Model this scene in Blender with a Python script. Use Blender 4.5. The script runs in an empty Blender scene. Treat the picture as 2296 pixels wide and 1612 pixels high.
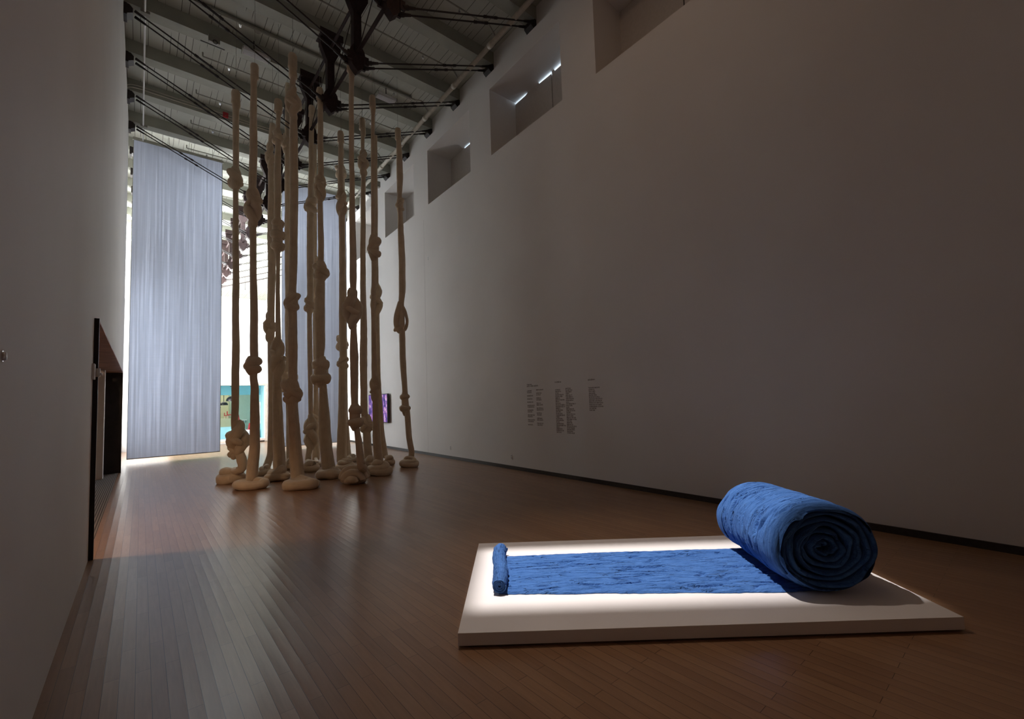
# Dim gallery hall with hanging knotted wool ropes and a blue felt scroll on a low plinth
import bpy, bmesh, math, random
from mathutils import Vector, Matrix, noise as mn

S = bpy.context.scene
COL = S.collection
PI = math.pi

# ------------------------------------------------------------------ helpers
def link(o, parent=None):
    COL.objects.link(o)
    if parent is not None:
        o.parent = parent
    return o

def empty(name, loc, label=None, cat=None, group=None):
    o = bpy.data.objects.new(name, None)
    o.empty_display_size = 0.1
    o.location = loc
    link(o)
    tag(o, label, cat, group)
    return o

def tag(o, label=None, cat=None, group=None, kind=None):
    if label: o['label'] = label
    if cat: o['category'] = cat
    if group: o['group'] = group
    if kind: o['kind'] = kind
    return o

class MB:
    def __init__(self):
        self.v = []; self.f = []; self.uv = []
    def quadgrid(self, rows, closed=False, uvs=None):
        """rows: list of equal-length lists of points"""
        b = len(self.v); n = len(rows[0])
        for i, r in enumerate(rows):
            for j, p in enumerate(r):
                self.v.append(tuple(p))
                self.uv.append(uvs[i][j] if uvs else (0, 0))
        for i in range(len(rows) - 1):
            for j in range(n if closed else n - 1):
                j2 = (j + 1) % n
                self.f.append((b + i*n + j, b + i*n + j2, b + (i+1)*n + j2, b + (i+1)*n + j))
        return b
    def poly(self, pts):
        b = len(self.v)
        for p in pts:
            self.v.append(tuple(p)); self.uv.append((0, 0))
        self.f.append(tuple(range(b, b + len(pts))))
    def hexa(self, p):
        """8 points: bottom 0-3 ccw, top 4-7 ccw"""
        b = len(self.v)
        for q in p:
            self.v.append(tuple(q)); self.uv.append((0, 0))
        for f in ((0, 3, 2, 1), (4, 5, 6, 7), (0, 1, 5, 4), (1, 2, 6, 5), (2, 3, 7, 6), (3, 0, 4, 7)):
            self.f.append(tuple(b + i for i in f))
    def box(self, x0, x1, y0, y1, z0, z1):
        self.hexa([(x0, y0, z0), (x1, y0, z0), (x1, y1, z0), (x0, y1, z0), (x0, y0, z1), (x1, y0, z1), (x1, y1, z1), (x0, y1, z1)])
    def prism_y(self, pts, y0, y1):
        """polygon in XZ extruded along Y"""
        n = len(pts); b = len(self.v)
        for y in (y0, y1):
            for x, z in pts:
                self.v.append((x, y, z)); self.uv.append((0, 0))
        self.f.append(tuple(b + i for i in range(n)))
        self.f.append(tuple(b + n + i for i in reversed(range(n))))
        for i in range(n):
            j = (i + 1) % n
            self.f.append((b + i, b + n + i, b + n + j, b + j))
    def rod(self, a, b_, r, n=10, r2=None):
        a = Vector(a); b_ = Vector(b_); d = (b_ - a).normalized()
        u = d.orthogonal().normalized(); w = d.cross(u)
        r2 = r if r2 is None else r2
        rows = []
        for p, rr in ((a, r), (b_, r2)):
            rows.append([p + (u*math.cos(2*PI*k/n) + w*math.sin(2*PI*k/n))*rr for k in range(n)])
        b = self.quadgrid(rows, True)
        self.f.append(tuple(b + i for i in reversed(range(n))))
        self.f.append(tuple(b + n + i for i in range(n)))
    def lathe(self, c, prof, n=20):
        rows = [[(c[0] + r*math.cos(2*PI*k/n), c[1] + r*math.sin(2*PI*k/n), c[2] + z) for k in range(n)] for r, z in prof]
        self.quadgrid(rows, True)
    def tube(self, pts, rad, n=14, nz=0.06, seed=0.0, groove=0.0, cap=True, sub=4, flat=None):
        """organic tube through control points with radii; flat = (axis, factor)"""
        P, R = smooth(pts, rad, sub)
        m = len(P)
        T = []
        for i in range(m):
            a = P[max(i-1, 0)]; b_ = P[min(i+1, m-1)]
            t = (b_ - a)
            T.append(t.normalized() if t.length > 1e-9 else Vector((0, 0, 1)))
        u = T[0].orthogonal().normalized()
        L = 0.0; rows = []; uvs = []
        for i in range(m):
            if i:
                L += (P[i] - P[i-1]).length
                u = (u - T[i]*u.dot(T[i]))
                u = u.normalized() if u.length > 1e-6 else T[i].orthogonal().normalized()
            w = T[i].cross(u)
            row = []; uv = []
            for k in range(n):
                a = 2*PI*k/n
                d = u*math.cos(a) + w*math.sin(a)
                p0 = P[i] + d*R[i]
                f = 1.0
                if nz:
                    q = Vector((p0.x*9 + seed, p0.y*9, p0.z*5))
                    f += nz*mn.noise(q) + nz*0.6*mn.noise(q*3.1)
                if groove:
                    f -= groove*max(0.0, math.cos(a - 1.3 - 0.35*math.sin(L*2.1 + seed)))**10
                    f -= groove*0.6*max(0.0, math.cos(a + 1.7 + 0.3*math.sin(L*1.7 + seed)))**14
                p = P[i] + d*(R[i]*f)
                row.append(p); uv.append((k/n, L))
            rows.append(row); uvs.append(uv)
        b = self.quadgrid(rows, True, uvs)
        if cap:
            for i, s in ((0, -1), (m-1, 1)):
                c = P[i] + T[i]*(R[i]*0.45*s)
                ci = len(self.v); self.v.append(tuple(c)); self.uv.append((0, 0))
                for k in range(n):
                    k2 = (k+1) % n
                    if s < 0: self.f.append((ci, b + i*n + k2, b + i*n + k))
                    else: self.f.append((ci, b + i*n + k, b + i*n + k2))
    def build(self, name, m, parent=None, origin=(0, 0, 0), shade=False, bevel=0.0):
        me = bpy.data.meshes.new(name)
        ox, oy, oz = origin
        me.from_pydata([(x-ox, y-oy, z-oz) for x, y, z in self.v], [], self.f)
        if any(u != (0, 0) for u in self.uv):
            ul = me.uv_layers.new(name='UVMap')
            for lp in me.loops:
                ul.data[lp.index].uv = self.uv[lp.vertex_index]
        bm = bmesh.new(); bm.from_mesh(me)
        bmesh.ops.recalc_face_normals(bm, faces=bm.faces)
        if bevel:
            bmesh.ops.bevel(bm, geom=bm.edges[:], offset=bevel, segments=2, affect='EDGES', profile=0.5)
        bm.to_mesh(me); bm.free()
        me.materials.append(m)
        if shade:
            for p in me.polygons: p.use_smooth = True
        o = bpy.data.objects.new(name, me)
        if parent is None: o.location = origin
        return link(o, parent)

def smooth(pts, rad, sub):
    pts = [Vector(p) for p in pts]
    P = []; R = []
    n = len(pts)
    for i in range(n-1):
        p0 = pts[max(i-1, 0)]; p1 = pts[i]; p2 = pts[i+1]; p3 = pts[min(i+2, n-1)]
        r1, r2 = rad[i], rad[i+1]
        for k in range(sub):
            t = k/sub
            P.append(0.5*((2*p1) + (p2-p0)*t + (2*p0-5*p1+4*p2-p3)*t*t + (3*p1-p0-3*p2+p3)*t*t*t))
            s = t*t*(3-2*t)
            R.append(r1 + (r2-r1)*s)
    P.append(pts[-1]); R.append(rad[-1])
    return P, R

# ------------------------------------------------------------------ materials
def new_mat(name):
    m = bpy.data.materials.new(name); m.use_nodes = True
    nt = m.node_tree
    b = nt.nodes['Principled BSDF']
    return m, nt, b

def node(nt, typ, **kw):
    n = nt.nodes.new(typ)
    for k, v in kw.items():
        if k.startswith('i_'):
            key = k[2:]
            n.inputs[int(key) if key.isdigit() else key.replace('_', ' ')].default_value = v
        else: setattr(n, k, v)
    return n

def ramp(nt, stops):
    r = nt.nodes.new('ShaderNodeValToRGB')
    e = r.color_ramp.elements
    e[0].position, e[0].color = stops[0][0], (*stops[0][1], 1)
    e[1].position, e[1].color = stops[-1][0], (*stops[-1][1], 1)
    for p, c in stops[1:-1]:
        x = e.new(p); x.color = (*c, 1)
    return r

def simple(name, col, rough=0.6, metal=0.0, nscale=6.0, nvar=0.08, bump=0.0, bscale=40.0, spec=0.5):
    m, nt, b = new_mat(name)
    tc = node(nt, 'ShaderNodeTexCoord')
    nz = node(nt, 'ShaderNodeTexNoise', i_Scale=nscale, i_Detail=4.0)
    nt.links.new(tc.outputs['Object'], nz.inputs['Vector'])
    lo = tuple(c*(1-nvar) for c in col); hi = tuple(min(1, c*(1+nvar)) for c in col)
    r = ramp(nt, [(0.3, lo), (0.7, hi)])
    nt.links.new(nz.outputs['Fac'], r.inputs['Fac'])
    nt.links.new(r.outputs['Color'], b.inputs['Base Color'])
    b.inputs['Roughness'].default_value = rough
    b.inputs['Metallic'].default_value = metal
    b.inputs['Specular IOR Level'].default_value = spec
    if bump:
        n2 = node(nt, 'ShaderNodeTexNoise', i_Scale=bscale, i_Detail=3.0)
        nt.links.new(tc.outputs['Object'], n2.inputs['Vector'])
        bp = node(nt, 'ShaderNodeBump', i_Strength=bump, i_Distance=0.01)
        nt.links.new(n2.outputs['Fac'], bp.inputs['Height'])
        nt.links.new(bp.outputs['Normal'], b.inputs['Normal'])
    return m

def emit(name, col, strength):
    m, nt, b = new_mat(name)
    b.inputs['Base Color'].default_value = (*col, 1)
    b.inputs['Emission Color'].default_value = (*col, 1)
    b.inputs['Emission Strength'].default_value = strength
    return m

M = {}
M['wall'] = simple('white_wall_paint', (0.74, 0.72, 0.70), 0.7, nscale=0.8, nvar=0.03, bump=0.05, bscale=60, spec=0.3)
M['plinth'] = simple('plinth_paint', (0.80, 0.77, 0.76), 0.6, nscale=2, nvar=0.02, spec=0.3)
M['base'] = simple('dark_baseboard', (0.03, 0.024, 0.02), 0.5, nscale=30, nvar=0.3)
M['iron'] = simple('red_brown_iron', (0.028, 0.0115, 0.011), 0.75, nscale=14, nvar=0.35, bump=0.3)
M['iron_dark'] = simple('dark_iron', (0.022, 0.014, 0.013), 0.55, nscale=20, nvar=0.3)
M['steel_dark'] = simple('blackened_steel', (0.016, 0.012, 0.011), 0.35, metal=0.4, nscale=5, nvar=0.4)
M['steel_rust'] = simple('brown_steel_soffit', (0.30, 0.145, 0.085), 0.6, nscale=4, nvar=0.35)
M['beam'] = simple('cream_painted_timber', (0.36, 0.365, 0.31), 0.7, nscale=3, nvar=0.08, bump=0.15, bscale=25)
M['pipe'] = simple('cream_painted_pipe', (0.55, 0.52, 0.44), 0.5, nscale=10, nvar=0.1)
M['pipe_small'] = simple('grey_painted_pipe', (0.30, 0.29, 0.25), 0.55, nscale=10, nvar=0.1)
M['plastic'] = simple('white_plastic', (0.75, 0.75, 0.74), 0.4, nvar=0.02)
M['red'] = simple('red_paint', (0.42, 0.02, 0.03), 0.45, nvar=0.1)
M['black'] = simple('black_plastic', (0.012, 0.012, 0.014), 0.35, nvar=0.1)
M['louver'] = simple('white_louver', (0.72, 0.71, 0.72), 0.35, nvar=0.03)
M['vinyl'] = simple('dark_vinyl_letters', (0.16, 0.125, 0.105), 0.5, nvar=0.05)
M['seam'] = simple('wall_joint', (0.33, 0.32, 0.31), 0.8, nvar=0.05)
M['wire'] = simple('steel_wire', (0.30, 0.29, 0.26), 0.4, metal=0.6, nvar=0.1)
M['shade'] = simple('window_shade_fabric', (0.62, 0.59, 0.56), 0.9, nscale=20, nvar=0.04)
M['wood_frame'] = simple('pale_wood_frame', (0.70, 0.60, 0.52), 0.5, nscale=12, nvar=0.12)
M['teal'] = simple('teal_paint', (0.16, 0.46, 0.54), 0.6, nvar=0.03)
M['sky'] = simple('light_blue_paint', (0.34, 0.66, 0.74), 0.6, nvar=0.03)
M['green'] = simple('yellow_green_paint', (0.50, 0.50, 0.34), 0.6, nvar=0.04)
M['sage'] = simple('sage_green_paint', (0.30, 0.40, 0.34), 0.6, nvar=0.04)
M['white'] = simple('white_lacquer', (0.78, 0.78, 0.78), 0.35, nvar=0.02)
M['chrome'] = simple('bright_metal', (0.6, 0.6, 0.6), 0.25, metal=1.0, nvar=0.05)
M['dark_room'] = simple('dark_passage_wall', (0.30, 0.24, 0.20), 0.8, nvar=0.05)
M['pane'] = emit('glowing_pane', (0.90, 0.96, 1.0), 10.0)  # glow of the added window in the far hall
M['slit'] = emit('daylight_glass', (0.75, 0.88, 1.0), 2.2)
M['bulb'] = emit('lit_bulb', (1.0, 0.97, 0.9), 14.0)
M['lampglow'] = emit('lit_lamp_diffuser', (1.0, 0.95, 0.82), 3.0)

def floor_material():
    m, nt, b = new_mat('varnished_maple_strip_floor')
    L = nt.links
    tc = node(nt, 'ShaderNodeTexCoord')
    sep = node(nt, 'ShaderNodeSeparateXYZ'); L.new(tc.outputs['Object'], sep.inputs[0])
    cmb = node(nt, 'ShaderNodeCombineXYZ')
    L.new(sep.outputs['Y'], cmb.inputs['X']); L.new(sep.outputs['X'], cmb.inputs['Y'])
    W = 0.068
    br = node(nt, 'ShaderNodeTexBrick', offset=0.37, offset_frequency=2, squash=1.0)
    br.inputs['Scale'].default_value = 1.0
    br.inputs['Brick Width'].default_value = 0.95
    br.inputs['Row Height'].default_value = W
    br.inputs['Mortar Size'].default_value = 0.0011
    br.inputs['Mortar Smooth'].default_value = 0.2
    br.inputs['Bias'].default_value = -0.1
    br.inputs['Color1'].default_value = (0.300, 0.170, 0.092, 1)
    br.inputs['Color2'].default_value = (0.240, 0.130, 0.070, 1)
    br.inputs['Mortar'].default_value = (0.03, 0.016, 0.010, 1)
    L.new(cmb.outputs[0], br.inputs['Vector'])
    # grain stretched along the boards
    mp = node(nt, 'ShaderNodeMapping'); mp.inputs['Scale'].default_value = (26, 1.6, 1)
    L.new(tc.outputs['Object'], mp.inputs['Vector'])
    gr = node(nt, 'ShaderNodeTexNoise', i_Scale=2.0, i_Detail=5.0, i_Roughness=0.6)
    L.new(mp.outputs[0], gr.inputs['Vector'])
    gm = ramp(nt, [(0.25, (0.78, 0.78, 0.78)), (0.75, (1.12, 1.12, 1.12))])
    L.new(gr.outputs['Fac'], gm.inputs['Fac'])
    mul = node(nt, 'ShaderNodeMix', data_type='RGBA', blend_type='MULTIPLY')
    mul.inputs[0].default_value = 0.8
    L.new(br.outputs['Color'], mul.inputs[6]); L.new(gm.outputs['Color'], mul.inputs[7])
    L.new(mul.outputs[2], b.inputs['Base Color'])
    b.inputs['Specular IOR Level'].default_value = 0.5
    # roughness: worn varnish
    big = node(nt, 'ShaderNodeTexNoise', i_Scale=0.7, i_Detail=2.0)
    L.new(tc.outputs['Object'], big.inputs['Vector'])
    rr = node(nt, 'ShaderNodeMapRange'); rr.inputs['To Min'].default_value = 0.276; rr.inputs['To Max'].default_value = 0.286
    L.new(big.outputs['Fac'], rr.inputs['Value']); L.new(rr.outputs[0], b.inputs['Roughness'])
    # cupped boards: per-strip parabola + joints + per-strip warp
    dv = node(nt, 'ShaderNodeMath', operation='DIVIDE'); dv.inputs[1].default_value = W
    L.new(sep.outputs['X'], dv.inputs[0])
    fr = node(nt, 'ShaderNodeMath', operation='FRACT'); L.new(dv.outputs[0], fr.inputs[0])
    sb = node(nt, 'ShaderNodeMath', operation='SUBTRACT'); sb.inputs[1].default_value = 0.5; L.new(fr.outputs[0], sb.inputs[0])
    pw = node(nt, 'ShaderNodeMath', operation='POWER'); pw.inputs[1].default_value = 2.0
    ab = node(nt, 'ShaderNodeMath', operation='ABSOLUTE'); L.new(sb.outputs[0], ab.inputs[0]); L.new(ab.outputs[0], pw.inputs[0])
    n1 = node(nt, 'ShaderNodeTexNoise', i_Scale=0.55, i_Detail=2.0)
    mp1 = node(nt, 'ShaderNodeMapping'); mp1.inputs['Scale'].default_value = (6.0, 0.8, 1)
    L.new(tc.outputs['Object'], mp1.inputs['Vector']); L.new(mp1.outputs[0], n1.inputs['Vector'])
    cu = node(nt, 'ShaderNodeMath', operation='MULTIPLY'); L.new(pw.outputs[0], cu.inputs[0]); L.new(n1.outputs['Fac'], cu.inputs[1])
    mo = node(nt, 'ShaderNodeMath', operation='MULTIPLY'); mo.inputs[1].default_value = -0.4; L.new(br.outputs['Fac'], mo.inputs[0])
    ad = node(nt, 'ShaderNodeMath', operation='ADD'); L.new(cu.outputs[0], ad.inputs[0]); L.new(mo.outputs[0], ad.inputs[1])
    n3 = node(nt, 'ShaderNodeTexNoise', i_Scale=3.0, i_Detail=3.0); L.new(tc.outputs['Object'], n3.inputs['Vector'])
    m3 = node(nt, 'ShaderNodeMath', operation='MULTIPLY'); m3.inputs[1].default_value = 0.06; L.new(n3.outputs['Fac'], m3.inputs[0])
    a2 = node(nt, 'ShaderNodeMath', operation='ADD'); L.new(ad.outputs[0], a2.inputs[0]); L.new(m3.outputs[0], a2.inputs[1])
    bp = node(nt, 'ShaderNodeBump', i_Strength=0.9, i_Distance=0.0035)
    L.new(a2.outputs[0], bp.inputs['Height']); L.new(bp.outputs['Normal'], b.inputs['Normal'])
    return m
M['floor'] = floor_material()

def deck_material():
    m, nt, b = new_mat('cream_plank_ceiling')
    L = nt.links
    tc = node(nt, 'ShaderNodeTexCoord')
    sep = node(nt, 'ShaderNodeSeparateXYZ'); L.new(tc.outputs['Object'], sep.inputs[0])
    cmb = node(nt, 'ShaderNodeCombineXYZ')
    L.new(sep.outputs['Y'], cmb.inputs['X']); L.new(sep.outputs['X'], cmb.inputs['Y'])
    br = node(nt, 'ShaderNodeTexBrick', offset=0.5, offset_frequency=2)
    for k, v in (('Scale', 1.0), ('Brick Width', 60.0), ('Row Height', 0.132), ('Mortar Size', 0.0048), ('Mortar Smooth', 0.0), ('Bias', 0.0)):
        br.inputs[k].default_value = v
    br.inputs['Color1'].default_value = (0.53, 0.545, 0.485, 1); br.inputs['Color2'].default_value = (0.485, 0.50, 0.45, 1)
    br.inputs['Mortar'].default_value = (0.05, 0.045, 0.035, 1)
    L.new(cmb.outputs[0], br.inputs['Vector'])
    # some joints are filled with paint
    nz = node(nt, 'ShaderNodeTexNoise', i_Scale=1.0, i_Detail=1.0)
    mp = node(nt, 'ShaderNodeMapping'); mp.inputs['Scale'].default_value = (6.0, 0.7, 1)
    L.new(tc.outputs['Object'], mp.inputs['Vector']); L.new(mp.outputs[0], nz.inputs['Vector'])
    r = ramp(nt, [(0.46, (0, 0, 0)), (0.52, (1, 1, 1))]); L.new(nz.outputs['Fac'], r.inputs['Fac'])
    mx = node(nt, 'ShaderNodeMix', data_type='RGBA')
    mx.inputs[6].default_value = (0.50, 0.515, 0.46, 1)
    L.new(r.outputs['Color'], mx.inputs[0]); L.new(br.outputs['Color'], mx.inputs[7])
    L.new(mx.outputs[2], b.inputs['Base Color'])
    b.inputs['Roughness'].default_value = 0.7
    return m
M['deck'] = deck_material()

def curtain_material():
    m, nt, b = new_mat('thin_woven_scrim')
    L = nt.links
    out = nt.nodes['Material Output']
    tc = node(nt, 'ShaderNodeTexCoord')
    mp = node(nt, 'ShaderNodeMapping'); mp.inputs['Scale'].default_value = (22, 22, 0.25)
    L.new(tc.outputs['Object'], mp.inputs['Vector'])
    nz = node(nt, 'ShaderNodeTexNoise', i_Scale=1.0, i_Detail=5.0, i_Roughness=0.65); L.new(mp.outputs[0], nz.inputs['Vector'])
    r = ramp(nt, [(0.30, (0.126, 0.140, 0.178)), (0.55, (0.198, 0.218, 0.275)), (0.75, (0.330, 0.358, 0.440))])
    L.new(nz.outputs['Fac'], r.inputs['Fac'])
    mp2 = node(nt, 'ShaderNodeMapping'); mp2.inputs['Scale'].default_value = (1.2, 1.2, 60)
    L.new(tc.outputs['Object'], mp2.inputs['Vector'])
    n2 = node(nt, 'ShaderNodeTexNoise', i_Scale=1.0, i_Detail=2.0); L.new(mp2.outputs[0], n2.inputs['Vector'])
    r2 = ramp(nt, [(0.3, (0.94, 0.94, 0.94)), (0.7, (1.03, 1.03, 1.03))]); L.new(n2.outputs['Fac'], r2.inputs['Fac'])
    mul = node(nt, 'ShaderNodeMix', data_type='RGBA', blend_type='MULTIPLY'); mul.inputs[0].default_value = 1.0
    L.new(r.outputs['Color'], mul.inputs[6]); L.new(r2.outputs['Color'], mul.inputs[7])
    df = node(nt, 'ShaderNodeBsdfDiffuse'); df.inputs['Color'].default_value = (0.42, 0.41, 0.44, 1)
    tr = node(nt, 'ShaderNodeBsdfTranslucent'); L.new(mul.outputs[2], tr.inputs['Color'])
    mx = node(nt, 'ShaderNodeMixShader'); mx.inputs[0].default_value = 0.5
    L.new(df.outputs[0], mx.inputs[1]); L.new(tr.outputs[0], mx.inputs[2])
    L.new(mx.outputs[0], out.inputs['Surface'])
    return m
M['curtain'] = curtain_material()

def wool_material():
    m, nt, b = new_mat('unspun_cream_wool')
    L = nt.links
    tc = node(nt, 'ShaderNodeTexCoord')
    uv = node(nt, 'ShaderNodeUVMap')
    mp = node(nt, 'ShaderNodeMapping'); mp.inputs['Scale'].default_value = (22, 1.1, 1)
    L.new(uv.outputs[0], mp.inputs['Vector'])
    nz = node(nt, 'ShaderNodeTexNoise', i_Scale=2.2, i_Detail=6.0, i_Roughness=0.65); L.new(mp.outputs[0], nz.inputs['Vector'])
    n2 = node(nt, 'ShaderNodeTexNoise', i_Scale=7.0, i_Detail=4.0); L.new(tc.outputs['Object'], n2.inputs['Vector'])
    ad = node(nt, 'ShaderNodeMath', operation='ADD'); L.new(nz.outputs['Fac'], ad.inputs[0]); L.new(n2.outputs['Fac'], ad.inputs[1])
    r = ramp(nt, [(0.34, (0.54, 0.435, 0.305)), (0.5, (0.635, 0.52, 0.38)), (0.68, (0.69, 0.575, 0.43))])
    hf = node(nt, 'ShaderNodeMath', operation='MULTIPLY'); hf.inputs[1].default_value = 0.5; L.new(ad.outputs[0], hf.inputs[0])
    L.new(hf.outputs[0], r.inputs['Fac']); L.new(r.outputs['Color'], b.inputs['Base Color'])
    b.inputs['Roughness'].default_value = 0.95
    b.inputs['Specular IOR Level'].default_value = 0.1
    b.inputs['Sheen Weight'].default_value = 0.5
    b.inputs['Sheen Roughness'].default_value = 0.4
    bp = node(nt, 'ShaderNodeBump', i_Strength=0.5, i_Distance=0.010)
    L.new(nz.outputs['Fac'], bp.inputs['Height']); L.new(bp.outputs['Normal'], b.inputs['Normal'])
    return m
M['wool'] = wool_material()

def felt_material():
    m, nt, b = new_mat('indigo_felted_wool')
    L = nt.links
    tc = node(nt, 'ShaderNodeTexCoord')
    uv = node(nt, 'ShaderNodeUVMap')
    mp = node(nt, 'ShaderNodeMapping'); mp.inputs['Scale'].default_value = (3.5, 22.0, 1)
    L.new(uv.outputs[0], mp.inputs['Vector'])
    nz = node(nt, 'ShaderNodeTexNoise', i_Scale=2.0, i_Detail=7.0, i_Roughness=0.7, i_Distortion=0.4); L.new(mp.outputs[0], nz.inputs['Vector'])
    n2 = node(nt, 'ShaderNodeTexNoise', i_Scale=60.0, i_Detail=4.0); L.new(tc.outputs['Object'], n2.inputs['Vector'])
    r = ramp(nt, [(0.28, (0.022, 0.078, 0.26)), (0.48, (0.062, 0.168, 0.46)), (0.75, (0.100, 0.245, 0.60))])
    L.new(nz.outputs['Fac'], r.inputs['Fac'])
    L.new(r.outputs['Color'], b.inputs['Base Color'])
    b.inputs['Roughness'].default_value = 0.95
    b.inputs['Specular IOR Level'].default_value = 0.1
    b.inputs['Sheen Weight'].default_value = 0.03
    ad = node(nt, 'ShaderNodeMath', operation='ADD'); L.new(nz.outputs['Fac'], ad.inputs[0])
    m2 = node(nt, 'ShaderNodeMath', operation='MULTIPLY'); m2.inputs[1].default_value = 0.4
    L.new(n2.outputs['Fac'], m2.inputs[0]); L.new(m2.outputs[0], ad.inputs[1])
    # thin torn fissures along the fibre direction
    mp3 = node(nt, 'ShaderNodeMapping'); mp3.inputs['Scale'].default_value = (2.2, 15.0, 1); L.new(uv.outputs[0], mp3.inputs['Vector'])
    n3 = node(nt, 'ShaderNodeTexNoise', i_Scale=1.6, i_Detail=3.0, i_Roughness=0.55, i_Distortion=0.3); L.new(mp3.outputs[0], n3.inputs['Vector'])
    s3 = node(nt, 'ShaderNodeMath', operation='SUBTRACT'); s3.inputs[1].default_value = 0.5; L.new(n3.outputs['Fac'], s3.inputs[0])
    a3 = node(nt, 'ShaderNodeMath', operation='ABSOLUTE'); L.new(s3.outputs[0], a3.inputs[0])
    r3 = node(nt, 'ShaderNodeMapRange'); r3.inputs['From Min'].default_value = 0.0; r3.inputs['From Max'].default_value = 0.016; r3.inputs['To Min'].default_value = 1.0; r3.inputs['To Max'].default_value = 0.0
    L.new(a3.outputs[0], r3.inputs['Value'])
    n4 = node(nt, 'ShaderNodeTexNoise', i_Scale=1.0, i_Detail=2.0); mp4 = node(nt, 'ShaderNodeMapping'); mp4.inputs['Scale'].default_value = (4.0, 9.0, 1); mp4.inputs['Location'].default_value = (7, 3, 0)
    L.new(uv.outputs[0], mp4.inputs['Vector']); L.new(mp4.outputs[0], n4.inputs['Vector'])
    r4 = node(nt, 'ShaderNodeMapRange'); r4.inputs['From Min'].default_value = 0.47; r4.inputs['From Max'].default_value = 0.57; L.new(n4.outputs['Fac'], r4.inputs['Value'])
    fi = node(nt, 'ShaderNodeMath', operation='MULTIPLY'); L.new(r3.outputs[0], fi.inputs[0]); L.new(r4.outputs[0], fi.inputs[1])
    f2 = node(nt, 'ShaderNodeMath', operation='MULTIPLY'); f2.inputs[1].default_value = -1.1; L.new(fi.outputs[0], f2.inputs[0])
    a4 = node(nt, 'ShaderNodeMath', operation='ADD'); L.new(ad.outputs[0], a4.inputs[0]); L.new(f2.outputs[0], a4.inputs[1])
    bp = node(nt, 'ShaderNodeBump', i_Strength=0.9, i_Distance=0.02)
    L.new(a4.outputs[0], bp.inputs['Height']); L.new(bp.outputs['Normal'], b.inputs['Normal'])
    return m
M['felt'] = felt_material()

def screen_material():
    m, nt, b = new_mat('violet_video_picture')
    L = nt.links
    tc = node(nt, 'ShaderNodeTexCoord')
    mp = node(nt, 'ShaderNodeMapping'); mp.inputs['Scale'].default_value = (1, 2.6, 1.5)
    L.new(tc.outputs['Object'], mp.inputs['Vector'])
    nz = node(nt, 'ShaderNodeTexNoise', i_Scale=3.2, i_Detail=6.0, i_Roughness=0.7); L.new(mp.outputs[0], nz.inputs['Vector'])
    r = ramp(nt, [(0.30, (0.015, 0.01, 0.08)), (0.45, (0.10, 0.05, 0.32)), (0.545, (0.26, 0.14, 0.55)), (0.57, (0.80, 0.25, 0.62)), (0.63, (0.95, 0.80, 1.0))])
    L.new(nz.outputs['Fac'], r.inputs['Fac'])
    L.new(r.outputs['Color'], b.inputs['Emission Color']); b.inputs['Emission Strength'].default_value = 0.75
    b.inputs['Base Color'].default_value = (0.01, 0.01, 0.01, 1); b.inputs['Roughness'].default_value = 0.2
    return m
M['screen'] = screen_material()

def mat_ribbed():
    m, nt, b = new_mat('ribbed_entrance_carpet')
    L = nt.links
    tc = node(nt, 'ShaderNodeTexCoord')
    wv = node(nt, 'ShaderNodeTexWave', bands_direction='X', i_Scale=11.0, i_Distortion=0.0)
    L.new(tc.outputs['Object'], wv.inputs['Vector'])
    r = ramp(nt, [(0.35, (0.035, 0.028, 0.025)), (0.65, (0.20, 0.17, 0.15))]); L.new(wv.outputs['Fac'], r.inputs['Fac'])
    L.new(r.outputs['Color'], b.inputs['Base Color']); b.inputs['Roughness'].default_value = 0.95
    return m
M['mat'] = mat_ribbed()

# ------------------------------------------------------------------ room setting
LX = -0.388; RX0 = 5.912; RS = 0.0317
def RW(y, z, off=0.0): return (RX0 + RS*y - off, y, z)
DECK = 9.92; NEARY = -6.0; FARY = 39.0

def structure(name, mb, m, **kw): return tag(mb.build(name, M[m], **kw), kind='structure')

mb = MB(); mb.box(-0.40, 8.2, NEARY, FARY, -0.2, 0.0); structure('floor', mb, 'floor')
mb = MB(); mb.box(-5.2, -0.40, 5.6, 15.3, -0.2, 0.002); structure('floor_passage', mb, 'mat')
mb = MB(); mb.box(-0.75, -0.40, NEARY, 5.6, -0.2, 0.0); mb.box(-0.75, -0.40, 15.3, FARY, -0.2, 0.0); structure('floor_edge', mb, 'floor')
mb = MB(); mb.box(-1.3, 8.4, NEARY, FARY + 0.3, DECK, DECK + 0.2); structure('ceiling', mb, 'deck')

# left wall with the portal opening
PY0, PY1, PZ, LT, LEND = 6.34, 14.72, 2.48, -0.70, 16.25
mb = MB()
mb.box(LT, LX, NEARY, PY0, 0, 9.62); mb.box(LT, LX, PY0, PY1, PZ, 9.62); mb.box(LT, LX, PY1, LEND, 0, 9.62)
structure('wall_left', mb, 'wall')
mb = MB(); mb.box(-1.0, LT, NEARY, 5.6, 0, DECK); mb.box(-1.0, LT, 5.6, 15.3, 3.0, DECK); mb.box(-1.0, LT, 15.3, 16.9, 0, DECK)
structure('wall_left_outer', mb, 'wall')
# portal lining
mb = MB(); mb.box(LT - 0.03, LX + 0.04, PY0 - 0.012, PY0 + 0.012, 0, PZ + 0.01); mb.box(LT - 0.03, LX + 0.035, PY1 - 0.03, PY1, 0, PZ); structure('trim_1', mb, 'steel_dark')
mb = MB(); mb.box(LT - 0.03, LX + 0.035, PY0, PY1, PZ - 0.015, PZ + 0.005); structure('trim_2', mb, 'steel_rust')
for z in (0.35, 0.80, 1.25, 1.70, 2.15):
    pass
mb = MB()
for z in (0.35, 0.80, 1.25, 1.70, 2.15):
    for x in (-0.45, -0.60): mb.rod((x, PY1 - 0.03, z), (x, PY1 - 0.036, z), 0.009, 10)
structure('trim_3', mb, 'iron')
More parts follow.
